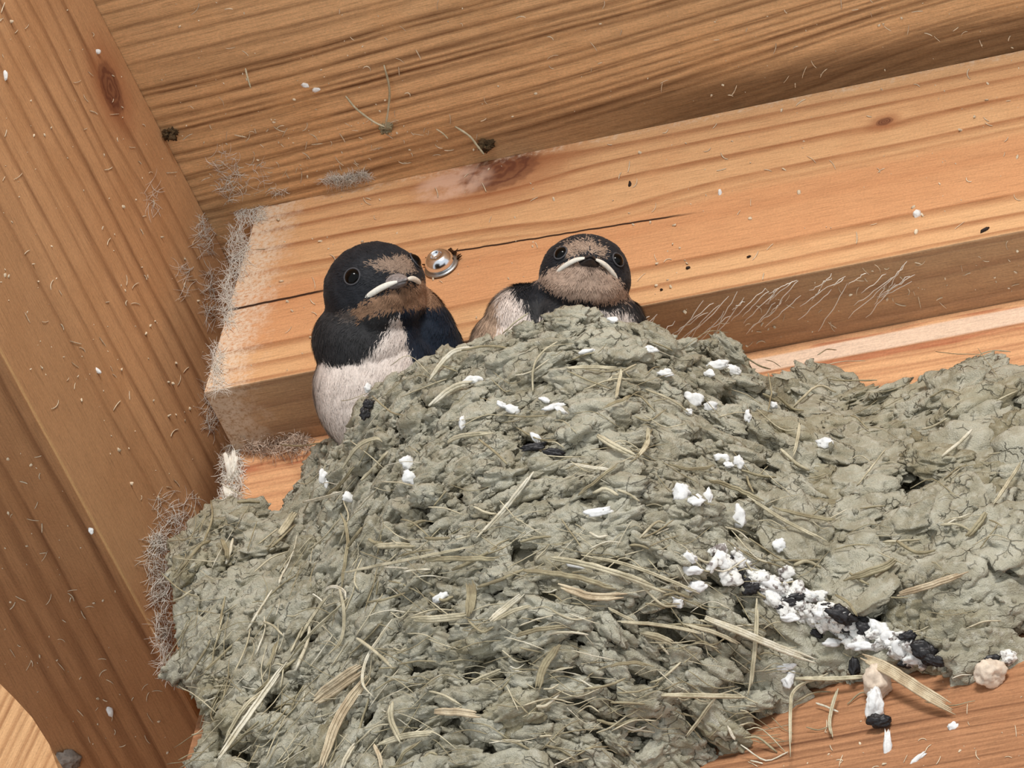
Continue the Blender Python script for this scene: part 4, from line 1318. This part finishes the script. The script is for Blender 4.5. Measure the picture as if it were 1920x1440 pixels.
flecks('pale dust flecks on the bare lower wall plate', onW, [(1480, 1400), (1640, 1310), (1918, 1240), (1918, 1438), (1350, 1438)], 24, 16, 1.5, 5)

for px, py, rx, ry, a, lab in [(1290, 502, 6, 4, .4, 'dark speck on the purlin right of the low chick'), (1404, 481, 6, 3, .3, 'thin dark speck on the lower part of the purlin face'),
                               (1846, 431, 13, 5, .5, 'largest dark husk at the far right of the purlin'), (1181, 346, 4, 9, 0, 'dark upright speck in the middle of the purlin face'), (1240, 543, 4, 3, .2, 'smallest dark speck near the lower purlin edge')]:
    c = on_B(px, py, -2)
    a1 = right * math.cos(a) + up * math.sin(a); a2 = -right * math.sin(a) + up * math.cos(a)
    V, Fc = blob(c, np.stack([a1, a2, v]), np.array([rx * .75, ry * .75, 2.4]), 3, 0.3, 1.4, px)
    tag(mesh_np('speck', V, Fc, M_mite, None, True, c), lab, 'speck')
for px, py, rx, ry, a, lab, pln in [(572, 160, 8, 5, -.2, 'white oval egg case on the roof boards, left of two', onC), (593, 168, 9, 5, .3, 'cream oval egg case on the roof boards, right of two', onC),
                                    (183, 97, 7, 5, 0, 'white droplet above the rafter knot', onR), (10, 142, 5, 10, 0, 'white droplet at the left border of the rafter side', onR),
                                    (171, 995, 5, 8, .3, 'bright white droplet on the underside of the rafter', onA), (183, 695, 9, 4, -.7, 'small white flake in the middle of the rafter side', onR),
                                    (206, 1332, 7, 13, .2, 'grey white flake low on the rafter underside', onA), (1350, 362, 4, 8, .1, 'white flake on the dark band of the purlin', onP), (1720, 402, 8, 9, .3, 'pale flake on the purlin below the small knot', onP)]:
    c = pln(px, py, 1.5)
    a1 = right * math.cos(a) + up * math.sin(a); a2 = -right * math.sin(a) + up * math.cos(a)
    V, Fc = blob(c, np.stack([a1, a2, v]), np.array([rx, ry, min(rx, ry) * .8]), 3, 0.25, 1.3, px)
    tag(mesh_np('fleck', V, Fc, M_white, None, True, c), lab, 'fleck')
for pix, w, lab in [([(648, 180), (668, 204), (700, 228), (722, 238)], 4.5, 'curved dry root hanging on the roof boards, left of two'), ([(720, 122), (730, 165), (728, 205), (722, 240)], 4.5, 'wavy dry root hanging on the roof boards, right of two'),
                    ([(853, 237), (880, 255), (896, 275), (908, 290)], 4.5, 'dry root ending in dirt above the large purlin knot'), ([(460, 128), (464, 145), (470, 165)], 4, 'short dry root on the roof boards near the rafter'),
                    ([(818, 242), (830, 250), (840, 260)], 3, 'thin short dry root left of the dirt clump')]:
    pts = np.array([onC(a, b, 4 + 10 * (i / len(pix)) * 0.6) for i, (a, b) in enumerate(catmull(np.array(pix, float), 18))])
    V, Fq, Fc = tube(pts, w, w * .7, 6, None, (.6, .5), .15)
    c = pts[9]; o = mesh_np('dry_root', V - c, [Fc, Fq], M_straw); o.location = Vector(c * S)
    tag(o, lab, 'root')
for px, py, r, lab, pln, mat in [(320, 250, 15, 'dark dirt clump on the roof boards beside the rafter', onC, M_dirt), (912, 272, 14, 'brown dirt clump above the large knot of the purlin', onC, M_dirt), (724, 240, 12, 'small grey clump where the two roots meet', onC, M_root)]:
    c = pln(px, py, 5)
    V, Fc = blob(c, np.stack([right, up, v]), np.array([r, r * .9, r * .7]), 4, 0.8, 1.6, px, 0, .1)
    tag(mesh_np('dirt_clump', V, Fc, mat, None, True, c), lab, 'dirt')
c = onA(128, 1424, 8)
V, Fc = blob(c, np.stack([right, up, v]), np.array([26, 20, 16]), 4, 0.3, 1.3, 3.0)
tag(mesh_np('cocoon', V, Fc, simple('grey_cocoon', lin(150, 140, 130), 0.9, 0.1, 0, .15, .1, .8), None, True, c), 'smooth grey cocoon at the bottom of the rafter beside the board end', 'cocoon')
